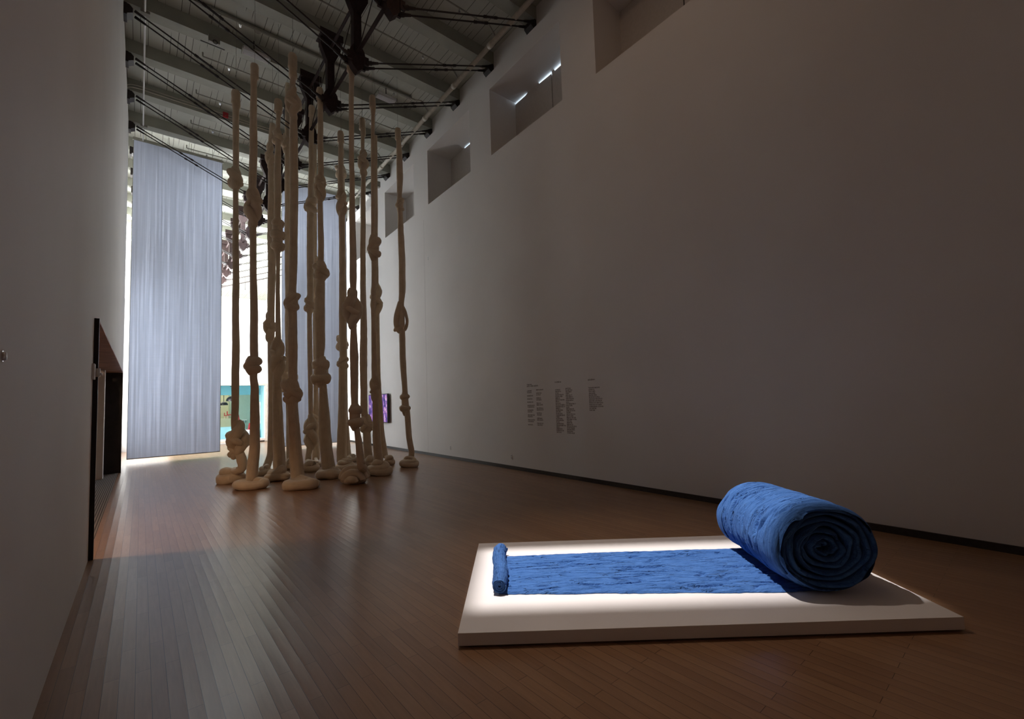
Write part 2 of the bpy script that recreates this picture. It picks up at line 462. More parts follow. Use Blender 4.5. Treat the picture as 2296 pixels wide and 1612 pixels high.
# side passage behind the portal
mb = MB()
mb.box(-5.2, -5.1, 5.6, 15.3, 0, 3.0); mb.box(-5.2, -0.7, 5.5, 5.6, 0, 3.0); mb.box(-5.2, -0.7, 15.3, 15.4, 0, 3.0); mb.box(-5.2, -0.7, 5.6, 15.3, 2.95, 3.0)
structure('wall_passage', mb, 'dark_room')
mb = MB(); mb.box(-0.86, -0.672, 12.0, 12.22, 0, PZ - 0.02); mb.box(-0.85, -0.635, 13.62, 13.9, 0, PZ - 0.02); structure('wall_passage_post', mb, 'wall')
mb = MB(); mb.box(-0.87, -0.655, 11.975, 12.0, 0, 0.10); structure('baseboard_passage', mb, 'wall')

# right wall: furred plane with deep clerestory recesses
WZ0, WZ1, WTOP, WD = 7.17, 8.77, 9.14, 0.80
WIN = [(2.35, 4.66), (5.50, 7.84), (8.72, 10.97), (11.87, 14.12), (15.00, 17.17), (18.2, 20.4)]
def slab(mb, y0, y1, z0, z1, o0, o1):
    mb.hexa([RW(y0, z0, o1), RW(y0, z0, o0), RW(y1, z0, o0), RW(y1, z0, o1), RW(y0, z1, o1), RW(y0, z1, o0), RW(y1, z1, o0), RW(y1, z1, o1)])
mb = MB()
slab(mb, NEARY, FARY, 0, WZ0, -0.28, 0); slab(mb, NEARY, FARY, WZ1, WTOP, -0.28, 0)
ys = NEARY
for a, b_ in WIN + [(FARY, FARY)]:
    slab(mb, ys, a, WZ0, WZ1, -0.28, 0); ys = b_
structure('wall_right', mb, 'wall')
mb = MB()
slab(mb, NEARY, FARY, 0, WZ0, -1.0, -0.28); slab(mb, NEARY, FARY, WZ1, DECK, -1.0, -0.28)
ys = NEARY
for a, b_ in WIN + [(FARY, FARY)]:
    slab(mb, ys, a, WZ0, WZ1, -1.0, -0.28); ys = b_
structure('wall_right_outer', mb, 'wall')
GAP = {1: [(7.84, .035), (7.45, .03), (7.35, .0), (6.98, .0), (6.95, .03), (6.56, .045), (6.54, .0), (6.46, .0), (6.44, .045), (5.5, .04)],
       2: [(10.97, .0), (10.2, .0), (10.18, .025), (9.9, .03), (9.88, .0), (8.72, .0)],
       3: [(14.12, .0), (13.3, .0), (13.28, .03), (12.7, .04), (12.6, .0), (11.87, .0)]}
for i, (a, b_) in enumerate(WIN):
    w = empty('window_%d' % (i + 1), RW((a + b_)/2, WZ0, -WD)); tag(w, kind='structure')
    og = RW((a + b_)/2, WZ0, -WD)
    mb = MB(); slab(mb, a, b_, WZ0, WZ1, -0.99, -0.95); g = mb.build('glass_pane', M['slit'], w, og)
    prof = GAP.get(i, [(b_, 0.0), (a, 0.0)])
    split = a + 0.445*(b_ - a)
    for (ya, yb) in ((split + 0.012, b_), (a, split - 0.012)):
        pr = [(y, d) for y, d in prof if ya < y < yb]
        def dz(y):
            for (y1, d1), (y2, d2) in zip(prof, prof[1:]):
                if y2 <= y <= y1: return d1 + (d2 - d1)*((y1 - y)/max(1e-6, y1 - y2))
            return 0.0
        ptsy = [yb] + [y for y, d in pr] + [ya]
        mb = MB()
        for y1, y2 in zip(ptsy, ptsy[1:]):
            z1, z2 = WZ1 - dz(y1) , WZ1 - dz(y2)
            mb.hexa([RW(y1, WZ0, -WD), RW(y1, WZ0, -WD - .02), RW(y2, WZ0, -WD - .02), RW(y2, WZ0, -WD), RW(y1, z1, -WD), RW(y1, z1, -WD - .02), RW(y2, z2, -WD - .02), RW(y2, z2, -WD)])
        mb.build('window_shade', M['shade'], w, og)
    mb = MB(); slab(mb, split - 0.012, split + 0.012, WZ0, WZ1 - 0.06, -WD - 0.03, -WD - 0.02); mb.build('mullion', M['base'], w, og)
# skirting, joints
mb = MB(); slab(mb, NEARY, FARY, 0, 0.072, 0.0, 0.018); structure('baseboard_right', mb, 'base')
mb = MB(); slab(mb, 11.28, 11.285, 0.08, WZ0 - 0.35, -0.001, 0.0012); structure('trim_4', mb, 'seam')

# far hall beyond the scrims
mb = MB(); mb.box(-0.75, -0.6, 16.9, 17.2, 0, DECK); mb.box(-0.75, -0.6, 21.9, FARY, 0, DECK); mb.box(-0.75, -0.6, 17.2, 21.9, 0, 0.4); mb.box(-0.75, -0.6, 17.2, 21.9, 5.4, DECK)
structure('wall_left_far', mb, 'wall')
w = tag(empty('window_7', (-0.7, 19.5, 0.4)), kind='structure')  # unseen window, added to light the far hall and the scrims from behind
mb = MB(); mb.box(-0.74, -0.70, 17.2, 21.9, 0.4, 5.4); mb.build('glass_pane', M['pane'], w, (-0.7, 19.5, 0.4))
mb = MB()
for y in (17.22, 18.75, 20.3, 21.82): mb.box(-0.70, -0.64, y - 0.03, y + 0.03, 0.4, 5.4)
for z in (0.44, 2.1, 3.7, 5.36): mb.box(-0.70, -0.65, 17.2, 21.9, z - 0.03, z + 0.03)
mb.build('window_frame', M['white'], w, (-0.7, 19.5, 0.4))
mb = MB(); mb.box(-0.75, 8.4, FARY, FARY + 0.2, 0, DECK); structure('wall_far', mb, 'wall')
# partition with the display room cut into it
BX0, BX1, BZ0, BZ1, BY = 0.9, 4.20, 0.14, 2.46, 22.0
mb = MB(); mb.box(-0.6, BX0, BY, BY + .2, 0, 5.77); mb.box(BX1, 4.36, BY, BY + .2, 0, 5.77); mb.box(BX0, BX1, BY, BY + .2, BZ1, 5.77)
structure('wall_partition', mb, 'wall')
mb = MB(); mb.box(4.36, 7.2, 26.0, 26.15, 0, 5.77); structure('wall_back', mb, 'wall')
mb = MB(); mb.box(4.36, 7.2, 25.97, 26.0, 0, 0.05); mb.box(4.36, 7.2, 25.97, 26.0, 0.52, 0.57); structure('baseboard_back', mb, 'base')


# ------------------------------------------------------------------ roof trusses
TY0, TP, TX = 11.272, 1.57, 3.12
def make_truss(Y, label):
    og = (TX, Y, 9.62); XE = 6.19 + RS*Y
    r = empty('king_post_truss', og, label, 'roof truss', 'king post roof trusses')
    def part(name, mb, m, par=r):
        mb.v = [(x, y + Y, z) for x, y, z in mb.v]
        return mb.build(name, M[m], par, og)
    mb = MB(); mb.box(-0.70, XE + 0.02, -0.14, 0.14, 9.62, 9.925); part('beam', mb, 'beam')
    mb = MB(); mb.prism_y([(TX - .068, 8.2), (TX + .068, 8.2), (TX + .068, 9.25), (TX - .068, 9.25)], -0.062, 0.062)
    for s_ in (-1, 1): mb.box(TX + s_*.068 - .008, TX + s_*.068 + .008, -0.075, 0.075, 8.3, 9.2)
    part('post', mb, 'iron')
    mb = MB(); mb.prism_y([(TX - .07, 9.10), (TX + .07, 9.10), (TX + .22, 9.44), (TX + .22, 9.62), (TX - .22, 9.62), (TX - .22, 9.44)], -0.07, 0.07)
    mb.box(TX - .25, TX + .25, -0.155, 0.155, 9.60, 9.76)
    part('head_casting', mb, 'iron')
    mb = MB(); mb.prism_y([(TX - .07, 8.46), (TX - .135, 8.36), (TX - .165, 8.18), (TX - .10, 8.02), (TX, 7.92), (TX + .10, 8.02), (TX + .165, 8.18), (TX + .135, 8.36), (TX + .07, 8.46)], -0.075, 0.075)
    for xx in (-.16, .16):
        for yy in (-.085, .085): mb.box(TX + xx - .045, TX + xx + .045, yy - .02, yy + .02, 8.10, 8.26)
    part('base_casting', mb, 'iron')
    for xs, sg in ((-0.23, -1), (XE - .17, 1)):
        mb = MB(); x0, x1 = (LX, -0.335) if sg < 0 else (XE - .055, XE)
        mb.box(x0, x1, -0.13, 0.13, 9.38, 9.76)
        mb.prism_y([(x1, 9.42), (x1 + .09, 9.47), (x1 + .09, 9.56), (x1, 9.66)] if sg < 0 else [(x0, 9.40), (x0, 9.62), (x0 - .09, 9.56), (x0 - .09, 9.47)], -0.11, 0.11)
        part('wall_bracket', mb, 'iron_dark')
        for yy in (-0.085, 0.085):
            a = Vector((xs + (.06 if sg < 0 else -.02), yy, 9.515)); b_ = Vector((TX + sg*0.22, yy, 8.18))
            d = (b_ - a).normalized()
            mb = MB(); mb.rod(a, b_, 0.015, 8)
            mb.rod(a - d*.05, a + d*0.14, 0.030, 8, 0.022); mb.rod(b_ - d*0.02, b_ - d*0.20, 0.034, 8, 0.024); mb.rod(b_ + d*0.06, b_ - d*0.05, 0.042, 8)
            t = a + (b_ - a)*(0.36 if yy < 0 else .40)
            for q in (-1, 1): mb.rod(t + Vector((0, q*.022, 0)) - d*.13, t + Vector((0, q*.022, 0)) + d*.13, 0.009, 6)
            mb.rod(t - d*.18, t - d*.11, 0.028, 8); mb.rod(t + d*.11, t + d*.18, 0.028, 8)
            part('tie_rod', mb, 'iron_dark')
    mb = MB(); mb.rod((TX + .02, 0.05, 9.45), (TX + .02, TP - .05, 8.35), 0.009, 6); part('brace_rod', mb, 'iron_dark')
    return r
ORD = ['nearest', 'second', 'third', 'fourth', 'fifth', 'sixth', 'seventh', 'eighth', 'ninth', 'tenth', 'eleventh', 'twelfth', 'thirteenth', 'fourteenth', 'fifteenth', 'sixteenth']
for i in range(15):
    k = i - 3
    make_truss(TY0 + TP*k, 'timber beam on an iron king post, %s in the roof row from the camera' % ORD[i])
mb = MB(); mb.rod((TX, 5.2, 8.30), (TX, 30, 8.30), 0.034, 10)
tag(mb.build('tie_bar', M['iron']), 'long dark iron bar joining the feet of the king posts', 'bar')
mb = MB(); mb.rod((TX, 5.2, 9.42), (TX, 30, 9.42), 0.030, 10)
tag(mb.build('tie_bar', M['iron']), 'long dark iron bar joining the heads of the king posts', 'bar')

# pipes and fittings under the ceiling
r = empty('water_main_pipe', RW(10, 9.38, 0.3), 'fat cream pipe running under the ceiling along the right wall', 'pipe')
mb = MB(); mb.rod(RW(-1, 9.38, 0.3), RW(30, 9.38, 0.3), 0.052, 14); mb.build('pipe', M['pipe'], r, RW(10, 9.38, 0.3), shade=True)
mb = MB()
for k in range(-4, 10):
    y = TY0 + TP*(k + .5); c0 = Vector(RW(y, 9.38, 0.3)); mb.rod(c0 - Vector((0, .06, 0)), c0 + Vector((0, .06, 0)), 0.066, 14)
mb.build('pipe_coupling', M['pipe'], r, RW(10, 9.38, 0.3), shade=True)
for i, k in enumerate(range(-4, 6)):
    y = TY0 + TP*(k + .47)
    xe = RX0 + RS*y - 0.62
    r = empty('sprinkler_pipe', (3, y, 9.72), 'thin cream sprinkler pipe crossing the ceiling in the %s bay from the camera' % ['nearest', 'second', 'third', 'fourth', 'fifth', 'sixth', 'seventh', 'eighth', 'ninth', 'tenth'][i], 'pipe', 'sprinkler branch pipes')
    og = (3, y, 9.72)
    mb = MB(); mb.rod((0.98, y, 9.70), (xe, y, 9.74), 0.016, 8); mb.rod((0.98, y, 9.70), (0.98, y, 9.80), 0.016, 8); mb.rod((xe, y, 9.74), (xe + .12, y - .12, 9.70), 0.018, 8); mb.rod((xe + .12, y - .12, 9.70), (xe + .32, y - .16, 9.40), 0.018, 8)
    mb.build('pipe', M['pipe_small'], r, og)
    for x in (1.5, 3.4, 5.0):
        mb = MB(); mb.rod((x, y, 9.71), (x, y, 9.64), 0.010, 8); mb.rod((x, y, 9.655), (x, y, 9.645), 0.026, 10); mb.rod((x, y, 9.62), (x, y, 9.612), 0.022, 10)
        mb.build('sprinkler_head', M['chrome'], r, og)
# surface conduit on the left
r = empty('conduit', (-0.05, 10, 9.59), 'pale conduit running under the beams beside the left wall', 'conduit')
mb = MB(); mb.rod((-0.045, 6, 9.59), (-0.075, 17.3, 9.59), 0.017, 8); mb.build('tube', M['plastic'], r, (-0.05, 10, 9.59))
for y in (11.2, 15.9):
    mb = MB(); mb.box(-0.13, 0.02, y - .06, y + .06, 9.56, 9.62); mb.build('junction_box', M['pipe_small'], r, (-0.05, 10, 9.59))
r = empty('cable_pair', (1, 14.3, 9.66), 'two thin pale cables clipped along the side of a beam above the scrim gap', 'cable')
for dz in (0, .07):
    mb = MB(); mb.tube([(-0.55, 14.20, 9.52 + dz), (-0.4, 14.22, 9.62 + dz), (-0.2, 14.235, 9.70 + dz), (0.6, 14.24, 9.70 + dz), (3.0, 14.24, 9.70 + dz)], [0.012]*5, 8, nz=0, cap=False); mb.build('cable', M['pipe'], r, (1, 14.3, 9.66))
# raceways with louvred lights
def light(name, x0, x1, y, z, label, hang, hx):
    r = empty(name, ((x0 + x1)/2, y, z), label, 'light'); og = ((x0 + x1)/2, y, z)
    mb = MB(); mb.prism_y([(x0, z), (x1, z), (x1, z + .05), (x0, z + .05)], y - .10, y + .10)
    mb.build('housing', M['louver'], r, og)
    mb = MB()
    for q in range(6):
        yy = y - .08 + q*.032; mb.box(x0 + .01, x1 - .01, yy - .004, yy + .004, z - .03, z)
    mb.build('louvre', M['louver'], r, og)
    mb = MB(); mb.box(x0 - .012, x0, y - .11, y + .11, z - .035, z + .055); mb.build('end_cap', M['pipe_small'], r, og)
    mb = MB(); mb.box(x1, x1 + .012, y - .11, y + .11, z - .035, z + .055); mb.build('end_cap', M['pipe_small'], r, og)
    mb = MB(); mb.rod((hx, y, z + .05), (hx, y, hang), 0.012, 8); mb.build('hanger', M['iron_dark'], r, og)
light('strip_light', 1.64, 2.17, 11.04, 9.56, 'unlit white louvred strip light above the second rope from the left', 9.88, 1.86)
light('strip_light', 4.60, 5.10, 10.60, 9.54, 'unlit white louvred strip light right of the king posts', 9.88, 4.85)
r = empty('cable_raceway', (2.4, 10.62, 9.86), 'dark raceway along the ceiling boards above the left strip light', 'raceway')
mb = MB(); mb.box(0.4, 5.6, 10.59, 10.65, 9.85, 9.90); mb.build('channel', M['pipe_small'], r, (2.4, 10.62, 9.86))
mb = MB(); mb.rod((1.86, 10.62, 9.82), (1.86, 10.62, 9.87), 0.07, 14); mb.build('canopy', M['pipe_small'], r, (2.4, 10.62, 9.86))
# small box fittings
r = empty('ceiling_sensor', (1.10, 11.06, 9.62), 'small dark box with a ring hanging from a beam near the left wall', 'sensor')
mb = MB(); mb.box(1.00, 1.21, 11.04, 11.12, 9.46, 9.62); mb.build('box', M['pipe_small'], r, (1.10, 11.06, 9.62), bevel=.006)
mb = MB(); c0 = Vector((1.12, 11.03, 9.47)); mb.tube([c0 + Vector((.04*math.cos(a), 0, .04*math.sin(a))) for a in [2*PI*q/12 for q in range(13)]], [.008]*13, 8, nz=0, cap=False, sub=2); mb.build('ring', M['black'], r, (1.10, 11.06, 9.62))
mb = MB(); mb.box(0.86, 1.30, 11.07, 11.085, 9.40, 9.415); mb.build('bar', M['iron_dark'], r, (1.10, 11.06, 9.62))
r = empty('fire_alarm', (1.70, 14.24, 9.70), 'small red alarm box on the side of a beam', 'alarm')
mb = MB(); mb.box(1.64, 1.77, 14.20, 14.26, 9.68, 9.82); mb.build('case', M['red'], r, (1.70, 14.24, 9.70), bevel=.008)
mb = MB(); mb.lathe((1.70, 14.195, 9.70), [(0.0, 0.0), (.02, 0), (.02, .01), (0, .01)], 10); mb.build('lens', M['chrome'], r, (1.70, 14.24, 9.70))
r = empty('wall_speaker', RW(14.57, 9.2, 0.02), 'small dark speaker high on the right wall beside a window recess', 'speaker')
mb = MB(); slab(mb, 14.50, 14.62, 9.12, 9.32, 0.0, 0.10); mb.build('case', M['pipe_small'], r, RW(14.57, 9.2, 0.02), bevel=.006)
r = empty('ceiling_bulb', (4.5, 29, 8.12), 'single lit bulb hanging from the far ceiling', 'bulb')
mb = MB(); mb.lathe((4.5, 29, 8.02), [(0.0, 0.0), (.06, .03), (.08, .09), (.05, .16), (.03, .2)], 14); mb.build('globe', M['bulb'], r, (4.5, 29, 8.12), shade=True)
mb = MB(); mb.rod((4.5, 29, 8.22), (4.5, 29, DECK), 0.01, 6); mb.build('cord', M['black'], r, (4.5, 29, 8.12))

# wall plates
def plate(y, z, label, cat='outlet'):
    og = RW(y, z, 0.004)
    r = empty('outlet_plate', og, label, cat)
    mb = MB(); slab(mb, y - .035, y + .035, z - .055, z + .055, 0.0, 0.008); mb.build('cover', M['plastic'], r, og, bevel=.003)
    for dz in (-.022, .022):
        mb = MB(); slab(mb, y - .014, y + .014, z + dz - .012, z + dz + .012, 0.006, 0.0095); mb.build('socket', M['seam'], r, og)
plate(10.03, 0.28, 'white outlet plate low on the right wall, the one nearer the ropes')
plate(7.43, 0.26, 'white outlet plate low on the right wall, the one below the wall text')
plate(11.05, 5.60, 'small white plate high on the right wall right of the rightmost rope', 'plate')
r = empty('door_sensor', (LX, 6.27, 1.92), 'pale sensor box on the left wall beside the portal edge', 'sensor')
mb = MB(); mb.box(LX, LX + .022, 6.18, 6.30, 1.84, 2.00); mb.build('case', M['plastic'], r, (LX, 6.27, 1.92), bevel=.004)
mb = MB(); mb.box(LX, LX + .055, 6.31, 6.335, 1.87, 1.96); mb.rod((LX + .045, 6.322, 1.90), (LX + .07, 6.322, 1.90), .014, 10); mb.build('latch', M['chrome'], r, (LX, 6.27, 1.92), bevel=0)
r = empty('wall_button', (LX, 2.40, 1.71), 'round white button on the left wall at the edge of view', 'button')
mb = MB(); mb.rod((LX, 2.40, 1.714), (LX + .012, 2.40, 1.714), .017, 20, .014); mb.build('dome', M['plastic'], r, (LX, 2.40, 1.71), shade=True)
mb = MB(); mb.rod((LX, 2.40, 1.714), (LX + .003, 2.40, 1.714), .021, 20); mb.build('ring', M['chrome'], r, (LX, 2.40, 1.71))

# ------------------------------------------------------------------ hanging scrims
def scrim(x0, x1, z0, z1, label, seed):
    Y = 16.8; og = ((x0 + x1)/2, Y, z0)
    r = empty('hanging_scrim', og, label, 'curtain', 'hanging scrims')
    mb = MB(); rows = []
    for i in range(41):
        z = z0 + (z1 - z0)*i/40
        rows.append([(x0 + (x1 - x0)*j/30, Y + 0.012*mn.noise(Vector((j*.25 + seed, z*.25, 0))) + .006*math.sin(j*.9 + seed), z) for j in range(31)])
    mb.quadgrid(rows); o = mb.build('fabric', M['curtain'], r, og, shade=True)
    mb = MB(); mb.rod((x0, Y, z0 + .012), (x1, Y, z0 + .012), 0.013, 8); mb.build('hem_bar', M['pipe_small'], r, og)
    mb = MB(); mb.box(x0 - .02, x1 + .02, Y - .03, Y + .03, z1 - .02, z1 + .06); mb.build('top_rail', M['pipe_small'], r, og)
    mb = MB()
    for x in (x0, x1): mb.box(x - .006, x + .006, Y - .004, Y + .004, z0, z1)
    mb.build('side_seam', M['pipe_small'], r, og)
    mb = MB()
    for q in range(4):
        x = x0 + (x1 - x0)*(q + .5)/4; mb.rod((x, Y, z1 + .05), (x, Y, DECK), .006, 6)
    mb.build('hanger', M['wire'], r, og)
scrim(-0.285, 1.94, 0.135, 9.58, 'tall pale grey scrim panel hanging beside the left wall', 1.0)
scrim(3.72, 5.97, 0.115, 9.50, 'tall pale grey scrim panel hanging behind the ropes near the right wall', 7.0)

# ------------------------------------------------------------------ display room in the far partition
mb = MB(); t = .08
r = empty('wooden_surround', (BX1, BY, 0), 'pale wood frame around the lit display opening in the far partition', 'frame')
mb.box(BX0 - t, BX1 + t, BY - .05, BY + .02, BZ1, BZ1 + t); mb.box(BX1, BX1 + t, BY - .05, BY + .02, 0.03, BZ1); mb.box(BX0 - t, BX0, BY - .05, BY + .02, 0.03, BZ1); mb.box(BX0 - t, BX1 + t, BY - .06, BY + .02, 0.06, BZ0)
mb.build('frame', M['wood_frame'], r, (BX1, BY, 0))
mb = MB()
for x in (1.2, 2.3, 2.75, 3.3, 3.95): mb.box(x, x + .22, BY - .06, BY + .02, 0.0, 0.06)
mb.build('foot_block', M['base'], r, (BX1, BY, 0))
def dstruct(name, mb, m): return structure(name, mb, m)
mb = MB(); mb.box(BX0 - .1, BX1 + .02, BY + .2, 26.0, 0.0, BZ0); dstruct('floor_display', mb, 'white')
mb = MB(); mb.box(BX1, BX1 + .06, BY + .2, 26.0, 0, 2.9); dstruct('wall_display_right', mb, 'sky')
mb = MB(); mb.box(BX0 - .1, BX0, BY + .2, 26.0, 0, 2.9); dstruct('wall_display_left', mb, 'green')
mb = MB(); mb.box(BX0 - .1, 3.30, 25.6, 25.8, 0, 2.9); dstruct('wall_display_back', mb, 'green')
mb = MB(); mb.box(3.30, BX1 + .06, 25.0, 25.8, 0, 2.9); dstruct('wall_display_corner', mb, 'sage')
mb = MB(); mb.box(BX0 - .1, BX1 + .06, BY + .2, 26.0, 2.9, 2.95); dstruct('ceiling_display', mb, 'white')
mb = MB(); mb.box(BX0, BX1, 23.0, 23.15, 2.08, 2.9); dstruct('trim_5', mb, 'teal')
mb = MB(); mb.box(BX0, 3.58, 23.55, 24.0, BZ0, 0.66); o = mb.build('display_counter', M['sky']); tag(o, 'light blue counter block along the floor of the display room', 'counter')
mb = MB(); mb.box(BX0, 3.30, 24.6, 25.2, BZ0, 1.02); o = mb.build('display_ledge', M['green']); tag(o, 'pale green ledge behind the blue counter in the display room', 'counter')
def pendant(x, y, z, rr, ztop, label):
    r = empty('pendant_lamp', (x, y, z), label, 'lamp', 'black dome pendant lamps'); og = (x, y, z)
    mb = MB(); mb.lathe((x, y, z), [(rr, 0), (rr*.96, rr*.35), (rr*.75, rr*.7), (rr*.35, rr*.92), (.0, rr*.98)], 24); mb.build('dome_shade', M['black'], r, og, shade=True)
    mb = MB(); mb.lathe((x, y, z + .005), [(0, .0), (rr*.93, 0.0), (rr*.93, .02)], 24); mb.build('diffuser', M['lampglow'], r, og)
    mb = MB(); mb.rod((x, y, z + rr*.95), (x, y, ztop), .012, 6); mb.build('cord', M['black'], r, og)
    mb = MB(); mb.rod((x, y, ztop - .03), (x, y, ztop), .07, 12); mb.build('canopy', M['black'], r, og)
pendant(3.02, 22.5, 1.80, .225, 2.46, 'largest black dome pendant lamp in the display room')
pendant(2.83, 23.4, 1.64, .165, 2.9, 'middle black dome pendant lamp in the display room')
pendant(2.72, 24.3, 1.53, .11, 2.9, 'smallest black dome pendant lamp, deepest in the display room')
def stool(x, y, z, s, label):
    r = empty('red_stool', (x, y, z), label, 'stool', 'red stools on the ledge'); og = (x, y, z)
    mb = MB(); mb.box(x - .10*s, x + .10*s, y - .08*s, y + .08*s, z + .15*s, z + .19*s); mb.build('seat', M['red'], r, og, bevel=.004)
    mb = MB(); mb.box(x - .10*s, x - .075*s, y - .08*s, y + .08*s, z + .19*s, z + .34*s); mb.build('backrest', M['red'], r, og, bevel=.004)
    for sx in (-1, 1):
        for sy in (-1, 1):
            mb = MB(); mb.rod((x + .08*s*sx, y + .06*s*sy, z + .15*s), (x + .09*s*sx, y + .07*s*sy, z), .011*s, 6); mb.build('leg', M['wood_frame'], r, og)
stool(3.10, 24.8, 1.02, 0.8, 'left red stool standing on the green ledge of the display room')
stool(3.22, 24.75, 1.02, 1.0, 'right red stool standing on the green ledge of the display room')
r = empty('wall_shelf', (3.60, 24.9, 0.92), 'thin glass shelf on the sage green corner of the display room', 'shelf')
mb = MB(); mb.box(3.32, 3.95, 24.7, 25.0, 0.90, 0.92); mb.build('board', M['white'], r, (3.60, 24.9, 0.92))
for x in (3.45, 3.85):
    mb = MB(); mb.box(x, x + .02, 24.85, 25.0, 0.80, 0.90); mb.build('bracket', M['chrome'], r, (3.60, 24.9, 0.92))
r = empty('red_vase', (3.45, 23.8, 0.66), 'tall tapering red vase standing beside the white cabinet', 'vase')
mb = MB(); mb.lathe((3.45, 23.8, 0.66), [(.05, 0), (.10, .05), (.095, .16), (.05, .34), (.03, .48), (.035, .52)], 18); mb.build('body', M['red'], r, (3.45, 23.8, 0.66), shade=True)
r = empty('white_cabinet', (3.74, 22.9, BZ0), 'low white cabinet inside the display opening', 'cabinet'); og = (3.74, 22.9, BZ0)
mb = MB(); mb.box(3.52, 4.10, 22.8, 23.1, BZ0, 0.52); mb.build('body', M['white'], r, og, bevel=.006)
for q in range(3):
    mb = MB(); mb.box(3.54 + q*.185, 3.71 + q*.185, 22.785, 22.8, BZ0 + .03, 0.49); mb.build('door', M['louver'], r, og, bevel=.003)
r = empty('red_box', (3.80, 22.95, 0.52), 'crimson box on top of the white cabinet', 'box')
mb = MB(); mb.hexa([(3.70, 22.85, .52), (3.92, 22.85, .52), (3.92, 23.05, .52), (3.70, 23.05, .52), (3.75, 22.85, .80), (3.92, 22.85, .82), (3.92, 23.05, .82), (3.75, 23.05, .80)]); mb.build('body', M['red'], r, (3.80, 22.95, 0.52), bevel=.008)
mb = MB(); mb.box(3.68, 3.94, 22.83, 23.07, .52, .535); mb.build('tray', M['red'], r, (3.80, 22.95, 0.52))
mb = MB(); mb.box(4.17, 4.195, 22.9, 23.25, 0.75, 1.75); o = mb.build('wall_panel', M['white']); tag(o, 'white upright panel on the light blue side wall of the display room', 'panel')

# ------------------------------------------------------------------ video screen
og = RW(14.8, 1.33, 0.05)
r = empty('video_monitor', og, 'black wall monitor showing a violet picture, right of the ropes', 'television')
mb = MB(); slab(mb, 13.90, 15.60, 0.85, 1.82, 0.05, 0.11); mb.build('case', M['black'], r, og, bevel=.006)
mb = MB(); slab(mb, 13.925, 15.575, 0.875, 1.795, 0.11, 0.1125); mb.build('screen', M['screen'], r, og)
mb = MB(); slab(mb, 14.45, 15.05, 1.1, 1.6, 0.0, 0.05); mb.build('wall_mount', M['iron_dark'], r, og)

# ------------------------------------------------------------------ vinyl wall text
rt = random.Random(11)
def word_strokes(mb, y, z, n, hgt):
    for q in range(n):
        w = hgt*rt.choice((.34, .42, .5)); t = hgt*.16
        def bar(ya, yb, za, zb): slab(mb, y - yb, y - ya, z + za, z + zb, 0.0, 0.0008)
        k = rt.randrange(4)
        bar(0, t, 0, hgt*(1.45 if rt.random() < .25 else 1))
        if k in (0, 2): bar(w - t, w, 0, hgt)
        if k in (0, 1, 3): bar(0, w, hgt - t, hgt)
        if k in (1, 2): bar(0, w, 0, t)
        if k == 3: bar(0, w, hgt*.45, hgt*.45 + t)
        y -= w + hgt*.14
    return y
def text_line(mb, y, z, length, hgt):
    end = y - length
    while y > end + hgt*.6:
        n = min(rt.randint(3, 8), max(2, int((y - end)/(hgt*.56))))
        y = word_strokes(mb, y, z, n, hgt) - hgt*.3
def wall_text(yc, ztop, heads, cols, label):
    og = RW(yc, ztop, 0.0)
    r = empty('wall_text', og, label, 'wall text', 'vinyl text blocks')
    mb = MB()
    for (y, z, ln) in heads: text_line(mb, y, z, ln, .022)
    mb.build('heading', M['vinyl'], r, og)
    for (y, z0, z1, n, skip, l0, l1) in cols:
        mb = MB()
        for q in range(n):
            if q in skip: continue
            text_line(mb, y, z0 - (z0 - z1)*q/(n - 1), rt.uniform(l0, l1), .020)
        mb.build('text_column', M['vinyl'], r, og)
wall_text(6.83, 1.80, [(6.84, 1.775, .17), (6.84, 1.742, .36)], [(6.84, 1.645, .955, 22, (2, 4, 6, 8, 11, 14, 17, 20), .14, .24), (6.555, 1.66, .955, 22, (1, 4, 7, 10, 13, 16, 19), .12, .22)], 'leftmost block of dark vinyl wall text, with two heading lines')
wall_text(6.0, 1.81, [(6.005, 1.785, .19)], [(6.0, 1.64, .835, 26, (), .08, .26), (5.72, 1.655, .83, 27, (), .08, .26)], 'middle block of dark vinyl wall text, two long dense columns')
wall_text(5.14, 1.81, [(5.155, 1.785, .17)], [(5.145, 1.645, 1.25, 13, (), .12, .34)], 'rightmost block of dark vinyl wall text, one short column')

